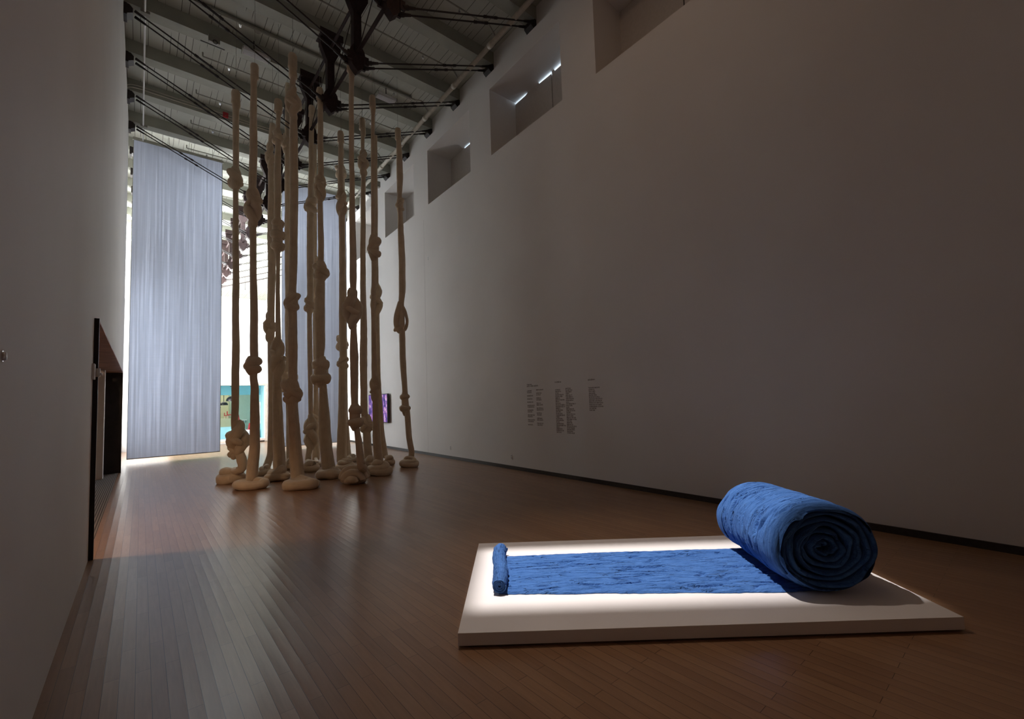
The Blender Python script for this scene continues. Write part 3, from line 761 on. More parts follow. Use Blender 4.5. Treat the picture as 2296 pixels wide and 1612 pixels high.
# ------------------------------------------------------------------ knotted wool ropes
ROPES = [
 {'b':[1.411,10.439],'s':[[0.018,-0.015,8.122,0.0664],[0.019,-0.016,7.966,0.0797],[0.027,-0.022,7.829,0.0797],[0.02,-0.017,7.732,0.062],[0.026,-0.022,6.536,0.0575],[0.022,-0.019,5.964,0.0531],[0.04,-0.033,3.996,0.062],[0.04,-0.033,2.714,0.0708],[0.041,-0.034,1.188,0.0664],[0.084,-0.071,0.743,0.0708],[0.14,-0.118,0.476,0.0974],[0.154,-0.13,0.344,0.0885],[0.121,-0.102,0.231,0.0708]],'k':[['pretzel',0.021,-0.017,6.249,0.31,0.46],['twist',0.09,-0.076,0.902,0.407,0.637],['pretzel',0.024,-0.02,0.64,0.212,0.301]],'c':['folds',0.019,0.229,0.57,0.407]},
 {'b':[1.591,9.567],'s':[[0.03,-0.025,8.242,0.0622],[0.031,-0.026,8.141,0.0705],[0.024,-0.02,8.012,0.0664],[0.018,-0.015,7.883,0.0581],[0.015,-0.012,6.843,0.0705],[0.012,-0.01,5.81,0.0705],[0.015,-0.012,4.967,0.0622],[0.024,-0.021,4.004,0.0622],[0.033,-0.028,3.312,0.0664],[0.043,-0.036,2.457,0.0705],[0.031,-0.026,2.077,0.0664],[0.051,-0.043,1.865,0.0747],[0.053,-0.045,1.278,0.0871],[0.049,-0.041,0.697,0.0913],[0.024,-0.02,0.368,0.0996],[0.012,-0.01,0.139,0.0996]],'k':[['twist',0.013,-0.011,5.365,0.324,0.78],['pretzel',0.017,-0.015,2.289,0.332,0.349]],'c':['ring',-0.013,-0.035,0.645,0.281]},
 {'b':[2.16,11.405],'s':[[0.136,-0.114,8.193,0.0605],[0.12,-0.101,7.963,0.0605],[0.104,-0.087,7.745,0.0504],[0.113,-0.095,7.09,0.0706],[0.115,-0.096,6.01,0.0857],[0.125,-0.104,4.733,0.0857],[0.118,-0.099,3.684,0.0806],[0.119,-0.1,2.957,0.0756],[0.129,-0.108,1.828,0.0655],[0.122,-0.103,0.816,0.0706],[0.108,-0.09,0.415,0.0806],[0.046,-0.039,0.168,0.0907]],'k':[['twist',0.096,-0.081,7.417,0.222,0.665],['twist',0.095,-0.08,3.342,0.272,0.685]],'c':['folds',-0.023,-0.237,0.346,0.267]},
 {'b':[2.202,10.244],'s':[[-0.006,0.005,8.155,0.0737],[0.002,-0.001,8.013,0.0783],[-0.006,0.005,7.871,0.0645],[-0.006,0.005,7.791,0.0461],[-0.013,0.011,7.559,0.0461],[-0.012,0.01,7.108,0.0645],[-0.012,0.01,6.212,0.0737],[-0.019,0.016,5.622,0.0691],[-0.018,0.015,4.783,0.0553],[-0.01,0.009,4.453,0.0415],[-0.01,0.008,3.684,0.0461],[-0.002,0.002,2.951,0.0553],[-0.023,0.019,1.983,0.0921],[-0.015,0.013,1.424,0.1013],[0.007,-0.006,0.685,0.1152],[0.028,-0.024,0.135,0.129]],'k':[['pretzel',-0.013,0.011,7.328,0.23,0.387],['stack',-0.018,0.015,5.162,0.304,0.811],['twist',-0.009,0.008,2.499,0.313,0.921]],'c':['folds',-0.043,-0.125,0.509,0.354]},
 {'b':[2.796,11.825],'s':[[-0.038,0.032,9.732,0.0541],[-0.039,0.032,9.125,0.0595],[-0.048,0.04,8.417,0.0595],[-0.048,0.04,7.888,0.0649],[-0.04,0.033,6.322,0.0703],[-0.04,0.034,4.502,0.0703],[-0.024,0.02,2.552,0.0703],[-0.032,0.027,1.894,0.0649],[-0.016,0.014,0.969,0.0649],[0.0,-0.0,0.107,0.0757]],'k':[['pretzel',-0.082,0.069,8.16,0.238,0.497],['pretzel',-0.066,0.055,2.213,0.497,0.714]],'c':['folds',-0.059,-0.248,0.296,0.318]},
 {'b':[2.309,9.052],'s':[[-0.095,0.08,8.485,0.0711],[-0.089,0.074,8.354,0.0795],[-0.096,0.08,8.196,0.0753],[-0.089,0.075,8.038,0.0837],[-0.089,0.075,7.982,0.0544],[-0.096,0.081,7.816,0.0586],[-0.083,0.07,7.134,0.0711],[-0.077,0.065,6.586,0.0795],[-0.078,0.066,5.236,0.0795],[-0.092,0.078,4.175,0.0753],[-0.099,0.083,3.737,0.0669],[-0.1,0.084,3.259,0.0837],[-0.1,0.084,2.613,0.092],[-0.101,0.085,2.015,0.0837],[-0.095,0.08,1.489,0.092],[-0.076,0.064,1.085,0.1046],[-0.051,0.043,0.499,0.1171],[-0.025,0.021,0.125,0.1255]],'k':[['twist',-0.083,0.069,7.483,0.301,0.653],['pretzel',-0.106,0.089,3.494,0.284,0.468],['pretzel',-0.108,0.09,1.76,0.368,0.535]],'c':['ring',-0.052,-0.308,0.656,0.3]},
 {'b':[3.13,11.189],'s':[[0.018,-0.015,8.914,0.0685],[0.026,-0.022,8.706,0.0738],[0.017,-0.014,8.51,0.058],[0.006,-0.005,7.651,0.0685],[-0.006,0.005,6.632,0.0738],[-0.015,0.013,6.16,0.0843],[-0.018,0.015,5.069,0.0896],[-0.021,0.017,4.244,0.0791],[-0.039,0.032,3.698,0.058],[-0.033,0.028,2.67,0.058],[-0.021,0.017,1.229,0.058],[-0.039,0.033,0.545,0.0738],[-0.072,0.061,0.233,0.0685],[-0.081,0.068,0.076,0.0685]],'k':[['pretzel',-0.015,0.012,6.385,0.316,0.443],['pretzel',-0.038,0.032,3.938,0.253,0.485],['twist',-0.022,0.018,0.881,0.358,0.801]],'c':['folds',-0.137,-0.335,0.418,0.306]},
 {'b':[3.032,9.646],'s':[[-0.118,0.099,8.444,0.0604],[-0.111,0.093,8.301,0.0697],[-0.111,0.093,8.137,0.065],[-0.112,0.094,8.035,0.0604],[-0.11,0.092,6.619,0.065],[-0.12,0.101,5.872,0.0604],[-0.117,0.099,4.593,0.065],[-0.127,0.106,4.137,0.0929],[-0.136,0.114,3.48,0.1115],[-0.139,0.117,2.811,0.1115],[-0.14,0.117,2.525,0.0929],[-0.092,0.077,1.909,0.0836],[-0.073,0.061,1.205,0.1161],[-0.047,0.04,0.555,0.1254],[-0.006,0.005,0.138,0.1393]],'k':[['twist',-0.119,0.099,6.22,0.26,0.669],['pretzel',-0.118,0.099,4.36,0.353,0.446],['stack2',-0.119,0.1,2.203,0.409,0.65]],'c':['ring',-0.043,-0.149,0.54,0.32]},
 {'b':[3.533,12.311],'s':[[0.012,-0.01,9.248,0.0525],[0.004,-0.003,6.674,0.0583],[-0.0,0.0,5.443,0.0583],[0.002,-0.002,3.266,0.0642],[0.006,-0.005,1.842,0.07],[0.012,-0.01,0.904,0.0817],[0.0,-0.0,0.092,0.105]],'k':[['pretzel',0.018,-0.015,5.344,0.187,0.35],['twist',0.022,-0.018,1.079,0.233,1.166]],'c':['folds',-0.219,-0.763,0.306,0.197]},
 {'b':[3.689,10.696],'s':[[0.001,-0.001,8.221,0.0684],[0.001,-0.0,8.072,0.0737],[-0.001,0.0,7.901,0.0631],[-0.006,0.005,6.937,0.0737],[0.005,-0.004,5.982,0.0737],[0.014,-0.012,4.817,0.0842],[0.014,-0.012,3.505,0.0894],[0.009,-0.007,2.642,0.0842],[-0.01,0.008,2.321,0.0894],[-0.016,0.014,1.259,0.1052],[-0.031,0.026,0.158,0.1157]],'k':[['twist',0.007,-0.006,6.407,0.274,0.821],['pretzel',-0.001,0.0,2.492,0.263,0.337]],'c':['folds',-0.047,-0.283,0.473,0.298]},
 {'b':[4.263,11.883],'s':[[-0.11,0.093,8.547,0.059],[-0.113,0.095,8.101,0.059],[-0.097,0.081,7.656,0.059],[-0.094,0.079,5.218,0.0649],[-0.096,0.081,3.383,0.0649],[-0.091,0.076,2.779,0.0708],[-0.082,0.069,1.227,0.0767],[-0.035,0.03,0.107,0.0945]],'k':[['pretzel',-0.124,0.104,7.873,0.319,0.472],['pretzel',-0.125,0.105,3.142,0.342,0.519]],'c':['folds',-0.026,-0.234,0.302,0.232]},
 {'b':[3.047,8.321],'s':[[0.021,-0.018,8.293,0.0621],[0.027,-0.022,8.154,0.0704],[0.032,-0.027,7.997,0.0621],[0.031,-0.026,7.86,0.0497],[0.023,-0.02,6.767,0.0497],[0.022,-0.019,5.692,0.0538],[0.026,-0.022,4.458,0.0662],[0.029,-0.024,3.936,0.0704],[0.027,-0.023,3.677,0.058],[0.028,-0.024,2.947,0.0621],[0.031,-0.026,2.394,0.0869],[0.026,-0.021,1.72,0.0745],[0.03,-0.026,1.511,0.0662],[0.059,-0.049,1.027,0.0538],[0.088,-0.074,0.719,0.0662],[0.105,-0.088,0.422,0.0745],[0.136,-0.114,0.305,0.0704]],'k':[['twist',0.012,-0.01,3.316,0.373,0.745],['stack2',0.035,-0.029,1.269,0.298,0.513]],'c':['mound',0.08,0.205,0.603,0.467]},
 {'b':[4.132,10.349],'s':[[-0.025,0.021,8.549,0.058],[-0.018,0.015,8.411,0.0685],[-0.011,0.01,8.181,0.0685],[-0.021,0.018,8.066,0.0474],[-0.023,0.02,7.78,0.0474],[-0.021,0.017,7.098,0.058],[-0.031,0.026,5.917,0.0632],[-0.045,0.038,4.257,0.0738],[-0.05,0.042,2.628,0.0896],[-0.053,0.045,1.347,0.0896],[-0.009,0.007,0.818,0.0949],[0.004,-0.004,0.502,0.1001],[0.025,-0.021,0.135,0.1107]],'k':[['twist',-0.009,0.008,7.427,0.274,0.654],['pretzel',0.001,-0.001,1.007,0.316,0.464]],'c':['folds',-0.03,-0.155,0.312,0.354]},
 {'b':[3.886,9.11],'s':[[-0.029,0.025,8.331,0.0613],[-0.023,0.02,8.144,0.066],[-0.025,0.021,7.989,0.0566],[-0.026,0.022,7.886,0.0424],[-0.04,0.033,6.454,0.0471],[-0.044,0.037,5.198,0.0519],[-0.043,0.036,4.552,0.0519],[-0.061,0.051,3.472,0.0519],[-0.058,0.049,2.215,0.0613],[-0.043,0.036,1.545,0.0707],[-0.041,0.034,0.977,0.0754],[-0.024,0.02,0.506,0.0943],[-0.005,0.004,0.224,0.1131]],'k':[['pretzel',-0.04,0.033,4.889,0.311,0.566],['twist',-0.054,0.045,1.87,0.226,0.679]],'c':['ring2',-0.016,-0.049,0.572,0.413]},
 {'b':[4.748,10.475],'s':[[-0.188,0.158,8.42,0.0441],[-0.196,0.164,6.697,0.0441],[-0.212,0.178,5.065,0.0552],[-0.208,0.175,4.581,0.0552],[-0.2,0.168,3.665,0.0552],[-0.196,0.165,2.332,0.0552],[-0.151,0.127,0.884,0.0662],[-0.083,0.069,0.167,0.0772]],'k':[['twist',-0.213,0.179,4.122,0.32,0.905],['pretzel',-0.146,0.122,0.609,0.132,0.309]],'c':['folds',-0.086,-0.151,0.293,0.282]},
 {'b':[4.883,9.719],'s':[[-0.101,0.085,8.267,0.058],[-0.094,0.079,8.117,0.0685],[-0.088,0.074,7.922,0.0632],[-0.075,0.063,7.579,0.0791],[-0.074,0.062,7.011,0.0843],[-0.088,0.074,6.56,0.0632],[-0.078,0.065,6.054,0.0685],[-0.071,0.06,5.218,0.0843],[-0.067,0.057,4.226,0.0843],[-0.088,0.074,3.899,0.0685],[-0.089,0.075,3.192,0.0791],[-0.074,0.062,2.383,0.0791],[-0.058,0.048,1.783,0.0685],[-0.016,0.014,1.209,0.0685],[0.009,-0.008,0.68,0.0738],[0.053,-0.044,0.311,0.0738],[0.034,-0.029,0.134,0.0738]],'k':[['pretzel',-0.082,0.069,6.335,0.221,0.464],['loop',-0.109,0.091,3.551,0.337,0.696],['stack2',-0.053,0.045,1.496,0.242,0.611]],'c':['ring2',-0.054,-0.118,0.49,0.323]},
]

ROPE_LABEL = [
 'leftmost knotted cream wool rope, ending in a heap of folds',
 'second wool rope from the left, with a thick ring of wool at its foot',
 'slim wool rope just behind the one with three stacked bulges',
 'wool rope with a knot of three stacked bulges halfway up',
 'slim wool rope hanging right behind the tallest wool rope',
 'tallest knotted wool rope, with a wrapped head and an oblong foot ring',
 'wool rope with one round knot high up and a braided knot near the floor',
 'thick wool rope with a squarish knot at mid height',
 'slim wool rope almost hidden behind the thick rope with the squarish knot',
 'wool rope with a long twisted knot before the right scrim edge',
 'slim wool rope hidden behind the rope at the right scrim edge',
 'wool rope with the biggest knot at its middle and a shell-shaped heap in front',
 'wool rope with a plump twisted knot near the top, left of the monitor',
 'wool rope passing in front of the video monitor, with a curled foot',
 'slim wool rope half hidden behind the one passing the monitor',
 'rightmost knotted wool rope, with an open loop halfway down']

def knot(kind, c, W, H, seed, og, r):
    rd = random.Random(seed)
    mb = MB()
    c = Vector(c)
    e1 = Vector((.766, -.643, 0)); e2 = Vector((.643, .766, 0)); e3 = Vector((0, 0, 1))
    def P(x, y, z): return c + e1*x + e2*y + e3*z
    def ring(z0, tilt, A, rt_, depth=1.0, a0=0.0, span=2*PI, roll=0.0, n=16):
        pts = []; rr = []
        for q in range(n + 1):
            a = a0 + span*q/n
            x = A*math.cos(a); y = A*depth*math.sin(a); z = z0 + tilt*math.cos(a + roll) * A
            pts.append(P(x, y, z)); rr.append(rt_*(0.88 + .2*math.sin(a*1.5 + seed)))
        mb.tube(pts, rr, 14, nz=.07, seed=seed*1.7, groove=.10, sub=2)
    if kind == 'twist':
        rt_ = W*.27; A = W*.5 - rt_*.95
        turns = 0.75 if H < 2.2*W else 1.1
        sg = rd.choice((-1, 1)); ph = rd.uniform(0, PI)
        for s in (0, 1):
            pts = []; rr = []
            for q in range(17):
                t = q/16; env = math.sin(PI*t)**.55
                a = ph + s*PI + sg*turns*2*PI*t
                pts.append(P(A*env*math.cos(a), A*env*math.sin(a), H*(.5 - t)))
                rr.append(rt_*(.62 + .42*math.sin(PI*t)))
            mb.tube(pts, rr, 14, nz=.07, seed=seed, groove=.14, sub=3)
        ring(H*rd.uniform(-.12, .12), .75*sg, W*.5 - rt_*.62, rt_*.72, a0=rd.uniform(0, 2), span=5.4)
    elif kind == 'pretzel':
        rt_ = W*.25; A = W*.5 - rt_*.85
        hz = max(0.0, H*.5 - rt_)
        mb.tube([P(0, 0, H*.5), P(0, 0, H*.2), P(0, 0, -H*.2), P(0, 0, -H*.5)], [W*.22, W*.36, W*.36, W*.2], 14, nz=.06, seed=seed)
        tl = min(1.1, hz*.62/max(A, .01)); sg = rd.choice((-1, 1))
        ring(hz*.30, tl*sg, A, rt_, a0=rd.uniform(0, 6), span=5.6)
        ring(-hz*.32, -tl*sg*.8, A*.95, rt_*.98, a0=rd.uniform(0, 6), span=5.6, roll=.4)
        if H > W*1.25: ring(0, tl*sg*1.1, A, rt_*.7, a0=rd.uniform(0, 6), span=4.6, roll=-.5)
    elif kind in ('stack', 'stack2'):
        n = 3 if kind == 'stack' else 2
        hh = H/(n + .25)
        mb.tube([P(0, 0, H*.5), P(0, 0, H*.25), P(0, 0, -H*.25), P(0, 0, -H*.5)], [W*.2, W*.34, W*.34, W*.18], 14, nz=.05, seed=seed)
        for q in range(n):
            z = H*.5 - hh*(q + .62)
            rt_ = min(hh*.58, W*.30)
            wq = W*(.80, 1.0, .92)[q] if n == 3 else W*(.86, 1.0)[q]
            ring(z, rd.uniform(-.12, .12), wq*.5 - rt_*.8, rt_, span=2*PI)
            ring(z, rd.uniform(-.12, .12), wq*.18, rt_*.95, span=2*PI)
    elif kind == 'loop':
        mb.tube([P(0, 0, H*.55), P(-W*.05, 0, H*.38), P(-W*.24, 0, H*.05), P(-W*.32, 0, -H*.22), P(-W*.16, 0, -H*.42), P(W*.06, 0, -H*.52)], [W*.18, W*.24, W*.25, W*.20, W*.24, W*.2], 14, nz=.07, seed=seed, groove=.12)
        mb.tube([P(0, 0, H*.5), P(W*.24, 0, H*.28), P(W*.44, 0, H*.0), P(W*.46, 0, -H*.22), P(W*.28, 0, -H*.42), P(0, .0, -H*.42)], [W*.16, W*.15, W*.115, W*.105, W*.14, W*.2], 12, nz=.07, seed=seed + 2)
        mb.tube([P(-W*.46, 0, -H*.46), P(-W*.30, -.02, -H*.40), P(-W*.05, -.03, -H*.42), P(W*.2, -.02, -H*.36)], [W*.10, W*.17, W*.2, W*.16], 12, nz=.07, seed=seed + 3)
    return mb.build('knot', M['wool'], r, og, shade=True)

def coil(kind, c, W, H, start, seed, og, r):
    rd = random.Random(seed)
    mb = MB(); c = Vector((c[0], c[1], 0))
    e1 = Vector((.766, -.643, 0)); e2 = Vector((.643, .766, 0)); e3 = Vector((0, 0, 1))
    def P(x, y, z): return c + e1*x + e2*y + e3*max(z, 0.0)
    s = Vector(start); s1 = (s - c).dot(e1); s2 = (s - c).dot(e2)
    if kind == 'ring':
        rt_ = H*.34; A = W*.5 - rt_*.95; B = A*.62
        pts = [P(s1, s2, rt_*2.2), P(s1*.9, s2*.9, rt_*1.5)]; rr = [rt_*.85, rt_*.9]
        a0 = .5; n = 22
        for q in range(n + 1):
            a = a0 - 2*PI*1.12*q/n
            pts.append(P(A*math.cos(a), B*math.sin(a), rt_*(.86 + .10*math.sin(2*a + seed))))
            rr.append(rt_*(.92 + .10*math.sin(3*a + seed)))
        mb.tube(pts, rr, 18, nz=.07, seed=seed, groove=.10, sub=3)
        mb.tube([P(-A*.5, -B*.1, rt_*.9), P(0, 0, rt_*1.0), P(A*.5, B*.05, rt_*.85)], [rt_*.7, rt_*.8, rt_*.7], 14, nz=.07, seed=seed + 4)
    elif kind == 'ring2':
        rt_ = H*.24; A = W*.5 - rt_; B = A*.7
        pts = [P(s1, s2, H*.8), P(s1, s2, rt_*2.3)]; rr = [rt_*.8, rt_*.85]
        for q in range(25):
            a = 1.2 - 2*PI*1.55*q/24
            f = .55 + .45*min(1, q/10)
            pts.append(P(A*f*math.cos(a), B*f*math.sin(a), rt_*(2.0 - 1.1*min(1, q/12)) + .02*math.sin(a*2)))
            rr.append(rt_*(.95 + .1*math.sin(a*2 + seed)))
        mb.tube(pts, rr, 16, nz=.07, seed=seed, groove=.10, sub=3)
        mb.tube([P(-A*.55, -B*.35, rt_*1.0), P(-A*.35, -B*.3, rt_*2.4), P(-A*.05, -B*.1, rt_*2.5), P(A*.15, 0, rt_*1.3)], [rt_*.75, rt_*.85, rt_*.8, rt_*.6], 14, nz=.07, seed=seed + 4, groove=.1)
    elif kind == 'folds':
        rt_ = H*.25; A = W*.5 - rt_; B = max(A*.75, rt_*.8)
        pts = [P(s1, s2, H*.75), P(s1*.95, s2*.95, rt_*2.6)]; rr = [rt_*.7, rt_*.8]
        n = 28; ph = rd.uniform(-.6, .9)
        for q in range(n + 1):
            t = q/n; a = ph - 2*PI*2.1*t
            f = .45 + .55*min(1, t*1.8)
            pts.append(P(A*f*math.cos(a), B*f*math.sin(a), rt_*(2.35 - 1.5*min(1, t*1.7)) + .02*math.sin(a*1.7 + seed)))
            rr.append(rt_*(.98 + .12*math.sin(a*1.3 + seed)))
        mb.tube(pts, rr, 16, nz=.08, seed=seed, groove=.12, sub=3)
    elif kind == 'mound':
        rt_ = W*.155
        def arc(rad, y, rw, a0=0.05, a1=PI - .05, dx=0.0, zs=.95):
            pts = []; rr = []
            for q in range(13):
                a = a0 + (a1 - a0)*q/12
                pts.append(P(dx - rad*math.cos(a), y, rw*.8 + rad*zs*math.sin(a))); rr.append(rw*(.9 + .14*math.sin(a*2 + y*9)))
            mb.tube(pts, rr, 18, nz=.07, seed=seed + y*7, groove=.12, sub=3)
        arc(W*.5 - rt_, .03, rt_)
        arc(W*.34 - rt_*.4, -.09, rt_*.95, dx=.03, zs=.8)
        arc(W*.14, -.20, rt_*.75, dx=.035, zs=.55)
        arc(W*.40 - rt_*.6, .16, rt_, zs=.9)
        mb.tube([P(-W*.33, .04, rt_*.9), P(-W*.1, -.05, rt_*1.1), P(W*.1, -.05, rt_*1.1), P(W*.33, .06, rt_*.9)], [rt_*.9, rt_*1.3, rt_*1.3, rt_*.9], 16, nz=.06, seed=seed + 2)
        mb.tube([P(s1, s2, H*.95), P(s1*.8, s2*.8, H*.75), P(.16, .05, H*.55), P(-.05, .06, H*.45)], [rt_*.7, rt_*.8, rt_*.95, rt_], 16, nz=.07, seed=seed + 9)
    return mb.build('floor_coil', M['wool'], r, og, shade=True)

for i, R in enumerate(ROPES):
    bx, by = R['b']; og = (bx, by, 0)
    r = empty('knotted_wool_rope', og, ROPE_LABEL[i], 'rope', 'hanging knotted wool ropes')
    pts = [(bx + p[0], by + p[1], p[2]) for p in R['s']]; rad = [p[3] for p in R['s']]
    # cord resampled finely so that it shows small irregularities
    fine = []; fr = []
    for (p, ra), (q, rb) in zip(zip(pts, rad), list(zip(pts, rad))[1:]):
        n = max(1, int((Vector(q) - Vector(p)).length/0.16))
        for k in range(n):
            t = k/n; fine.append(Vector(p).lerp(Vector(q), t)); fr.append(ra + (rb - ra)*t)
    fine.append(Vector(pts[-1])); fr.append(rad[-1])
    for k in range(2, len(fine) - 1):
        z = fine[k].z
        fine[k] = fine[k] + Vector((.010*mn.noise(Vector((z*1.3, i*7.7, 0))), .010*mn.noise(Vector((z*1.3, i*7.7, 5))), 0))
    mb = MB(); mb.tube(fine, fr, 16, nz=.055, seed=i*3.3, groove=.13, sub=3); mb.build('cord', M['wool'], r, og, shade=True)
    for j, (kind, x, y, z, w, h_) in enumerate(R['k']):
        knot(kind, (bx + x, by + y, z), w, h_, i*10 + j + 1, og, r)
    top = Vector(pts[0])
    # turned-over head bound round the hook
    mb = MB(); rt_ = rad[1]*1.03
    L = 0.26 if i not in (4, 8, 10, 14) else 0.16
    mb.tube([top + Vector((0, 0, .015)), top + Vector((0, 0, -.05)), top + Vector((0, 0, -L*.55)), top + Vector((0, 0, -L))], [rt_*.88, rt_*1.06, rt_*1.0, rt_*1.05], 16, nz=.06, seed=i*5.1, sub=4)
    mb.build('folded_head', M['wool'], r, og, shade=True)
    mb = MB(); mb.rod(top, (top.x, top.y, DECK), 0.0035, 6)
    if i in (6, 13): mb.rod(top + Vector((.03, 0, 0)), (top.x + .05, top.y, DECK), 0.0035, 6)
    mb.build('hanging_wire', M['wire'], r, og)
    k, cx, cy, w, h_ = R['c']
    coil(k, (bx + cx, by + cy), w, h_, pts[-1], 31 + i*7, og, r)

# ------------------------------------------------------------------ plinth and blue scroll
PA = 0.6975; PO = Vector((1.5026, 2.3844, 0)); EX = Vector((math.cos(PA), -math.sin(PA), 0)); EY = Vector((math.sin(PA), math.cos(PA), 0)); PH = 0.0874
def PW(u, v, z): return PO + EX*u + EY*v + Vector((0, 0, z))
r = empty('plinth', PW(1.54, .84, 0), 'wide low white plinth on the floor under the blue wool scroll', 'plinth'); og = tuple(PW(1.54, .84, 0))
mb = MB(); mb.hexa([PW(0, 0, .012), PW(3.087, 0, .012), PW(3.087, 1.686, .012), PW(0, 1.686, .012), PW(0, 0, PH), PW(3.087, 0, PH), PW(3.087, 1.686, PH), PW(0, 1.686, PH)])
mb.build('top_slab', M['plinth'], r, og, bevel=.0015)
mb = MB(); mb.hexa([PW(.03, .03, 0), PW(3.057, .03, 0), PW(3.057, 1.656, 0), PW(.03, 1.656, 0), PW(.03, .03, .013), PW(3.057, .03, .013), PW(3.057, 1.656, .013), PW(.03, 1.656, .013)])
mb.build('recessed_base', M['base'], r, og)

r = empty('felt_scroll', PW(1.4, .88, PH), 'indigo blue felted wool scroll, half unrolled on the white plinth', 'sculpture'); og = tuple(PW(1.4, .88, PH))
def crack(u, v, sc=1.0):
    """anisotropic felt relief: soft ridges and torn grooves running along u"""
    w = v + .012*mn.noise(Vector((u*2.6, v*6, 11)))
    h = .34*mn.noise(Vector((u*1.6, w*13, 3))) + .26*mn.noise(Vector((u*4.5, w*34, 9))) + .15*mn.noise(Vector((u*16, w*60, 1)))
    for (fu, fv, o, wd, am, th) in ((1.7, 12, 21, 13, 6.0, .04), (2.6, 21, 71, 11, 4.4, .06)):
        g = mn.noise(Vector((u*fu + o, w*fv, o)))
        k = mn.noise(Vector((u*fu*1.5, w*fv*.3, o + 40)))
        h -= max(0.0, 1 - abs(g)*wd)*max(0.0, min(.5, k + .18 - th))*am*1.25
    return h*sc
# flat strip
mb = MB(); rows = []; uvs = []
NU, NV = 360, 210
for i in range(NU + 1):
    u = .235 + (2.52 - .235)*i/NU
    vf = .513 - .112*min(1, max(0, (u - .3)/1.95)) + .016*mn.noise(Vector((u*3.5, 0, 2))) + .007*mn.noise(Vector((u*22, 0, 2)))
    vb = 1.268 + .024*min(1, max(0, (u - .25)/.6)) + .016*mn.noise(Vector((u*4, 0, 8))) + .008*mn.noise(Vector((u*24, 0, 8)))
    row = []; uv = []
    for j in range(NV + 1):
        t = j/NV; v = vf + (vb - vf)*t
        e = min(1.0, min(t, 1 - t)*16)
        row.append(PW(u, v, PH + .003 + max(.003, .022 + .0105*crack(u, v))*(e**.5) + .003*mn.noise(Vector((u*2, v*3, 0)))*e)); uv.append((u, v))
    rows.append(row); uvs.append(uv)
mb.quadgrid(rows, False, uvs)
mb.build('flat_strip', M['felt'], r, og, shade=True)
# big roll
def big(v, th, extra=0.0):
    f = (v - .345)/.975
    rx = .372 - .035*f; rz = .306 - .008*f
    return rx + extra, rz + extra
mb = MB(); rows = []; uvs = []
NT, NR = 340, 190
V0, V1 = .325, 1.32
UC = 2.52
for j in range(NR + 1):
    t = j/NR; v = V0 + (V1 - V0)*t
    row = []; uv = []
    for i in range(NT):
        th = 2*PI*i/NT
        ed = min(1.0, min(t, 1 - t)*9)
        rx, rz = big(v, th)
        tang = .34*th
        edge = .022*mn.noise(Vector((math.cos(th)*2.2, math.sin(th)*2.2, 3 if t < .5 else 9)))*(1 - ed)
        h = .0170*crack(tang*1.0, v + .03*math.sin(th*2)) * (0.4 + .6*ed) + .012*mn.noise(Vector((math.cos(th)*1.5, math.sin(th)*1.5, v*4)))
        if t < .5: rr_ = (1 - (1 - ed)**2*.10)
        else: rr_ = (1 - (1 - ed)**2*.16)
        x = UC + (rx*rr_ + h)*math.cos(th); z = PH + .006 + rz + (rz*rr_ + h)*math.sin(th)
        z = max(z, PH + .010)
        row.append(PW(x, v + edge, z)); uv.append((tang, v))
    rows.append(row); uvs.append(uv)
b0 = mb.quadgrid(rows, True, uvs)
mb.build('large_roll', M['felt'], r, og, shade=True)
# wound layers visible at both ends of the roll
for (vv, sg, nm) in ((V0, 1, 'roll_end'), (V1, -1, 'roll_end')):
    mb = MB(); rows = []; uvs = []
    turns = 6.6; n = int(turns*72)
    for i in range(n + 1):
        th = 2*PI*turns*i/n
        f = .06 + .93*i/n
        wob = .055*mn.noise(Vector((th*.55, vv*5, 1))) + .02*mn.noise(Vector((th*1.9, vv*5, 6)))
        fx, fz = f + wob, f + wob
        lay = .05*mn.noise(Vector((th*.16, math.cos(th)*1.2, math.sin(th)*1.2))) + .016*mn.noise(Vector((th*2.2, 0, vv)))
        push = .045*(1 - f)**1.5
        prof = [(-.066, .12), (-.060, .045), (-.036, .006), (0, -.004), (.036, .006), (.060, .045), (.066, .12)]
        row = []; uv = []
        rx, rz = big(vv, th)
        for k, (d, dep) in enumerate(prof):
            x = UC + rx*(fx + d)*math.cos(th)*.96; z = PH + .006 + rz + rz*(fz + d)*math.sin(th)*.96
            row.append(PW(x, vv + sg*(dep + push + lay + .012), z)); uv.append((th*.2*f, vv + dep + k*.01))
        rows.append(row); uvs.append(uv)
    mb.quadgrid(rows, False, uvs)
    mb.build(nm, M['felt'], r, og, shade=True)
# small roll at the other end
mb = MB(); rows = []; uvs = []
for j in range(91):
    t = j/90; v = .512 + (1.335 - .512)*t
    row = []; uv = []
    for i in range(56):
        th = 2*PI*i/56
        ed = min(1, min(t, 1 - t)*14)
        R0 = .061*(.94 + .10*mn.noise(Vector((t*5, 0, 2))))*(.80 + .20*ed**.5)
        fold = .0075*mn.noise(Vector((t*26 + math.sin(th + t*7)*1.3, math.cos(th)*.9, 7))) - .006*max(0, 1 - abs(mn.noise(Vector((t*11 + .35*math.sin(th), 3, 1))))*12)
        cu = .232 + .012*math.sin(t*5.2 + .4)
        rad_ = R0 + fold
        row.append(PW(cu + rad_*math.cos(th), v + .004*math.sin(th*3), max(PH + .002, PH + .060 + rad_*math.sin(th)))); uv.append((v*1.0, th*.12))
    rows.append(row); uvs.append(uv)
bb = mb.quadgrid(rows, True, uvs)
mb.build('small_roll', M['felt'], r, og, shade=True)
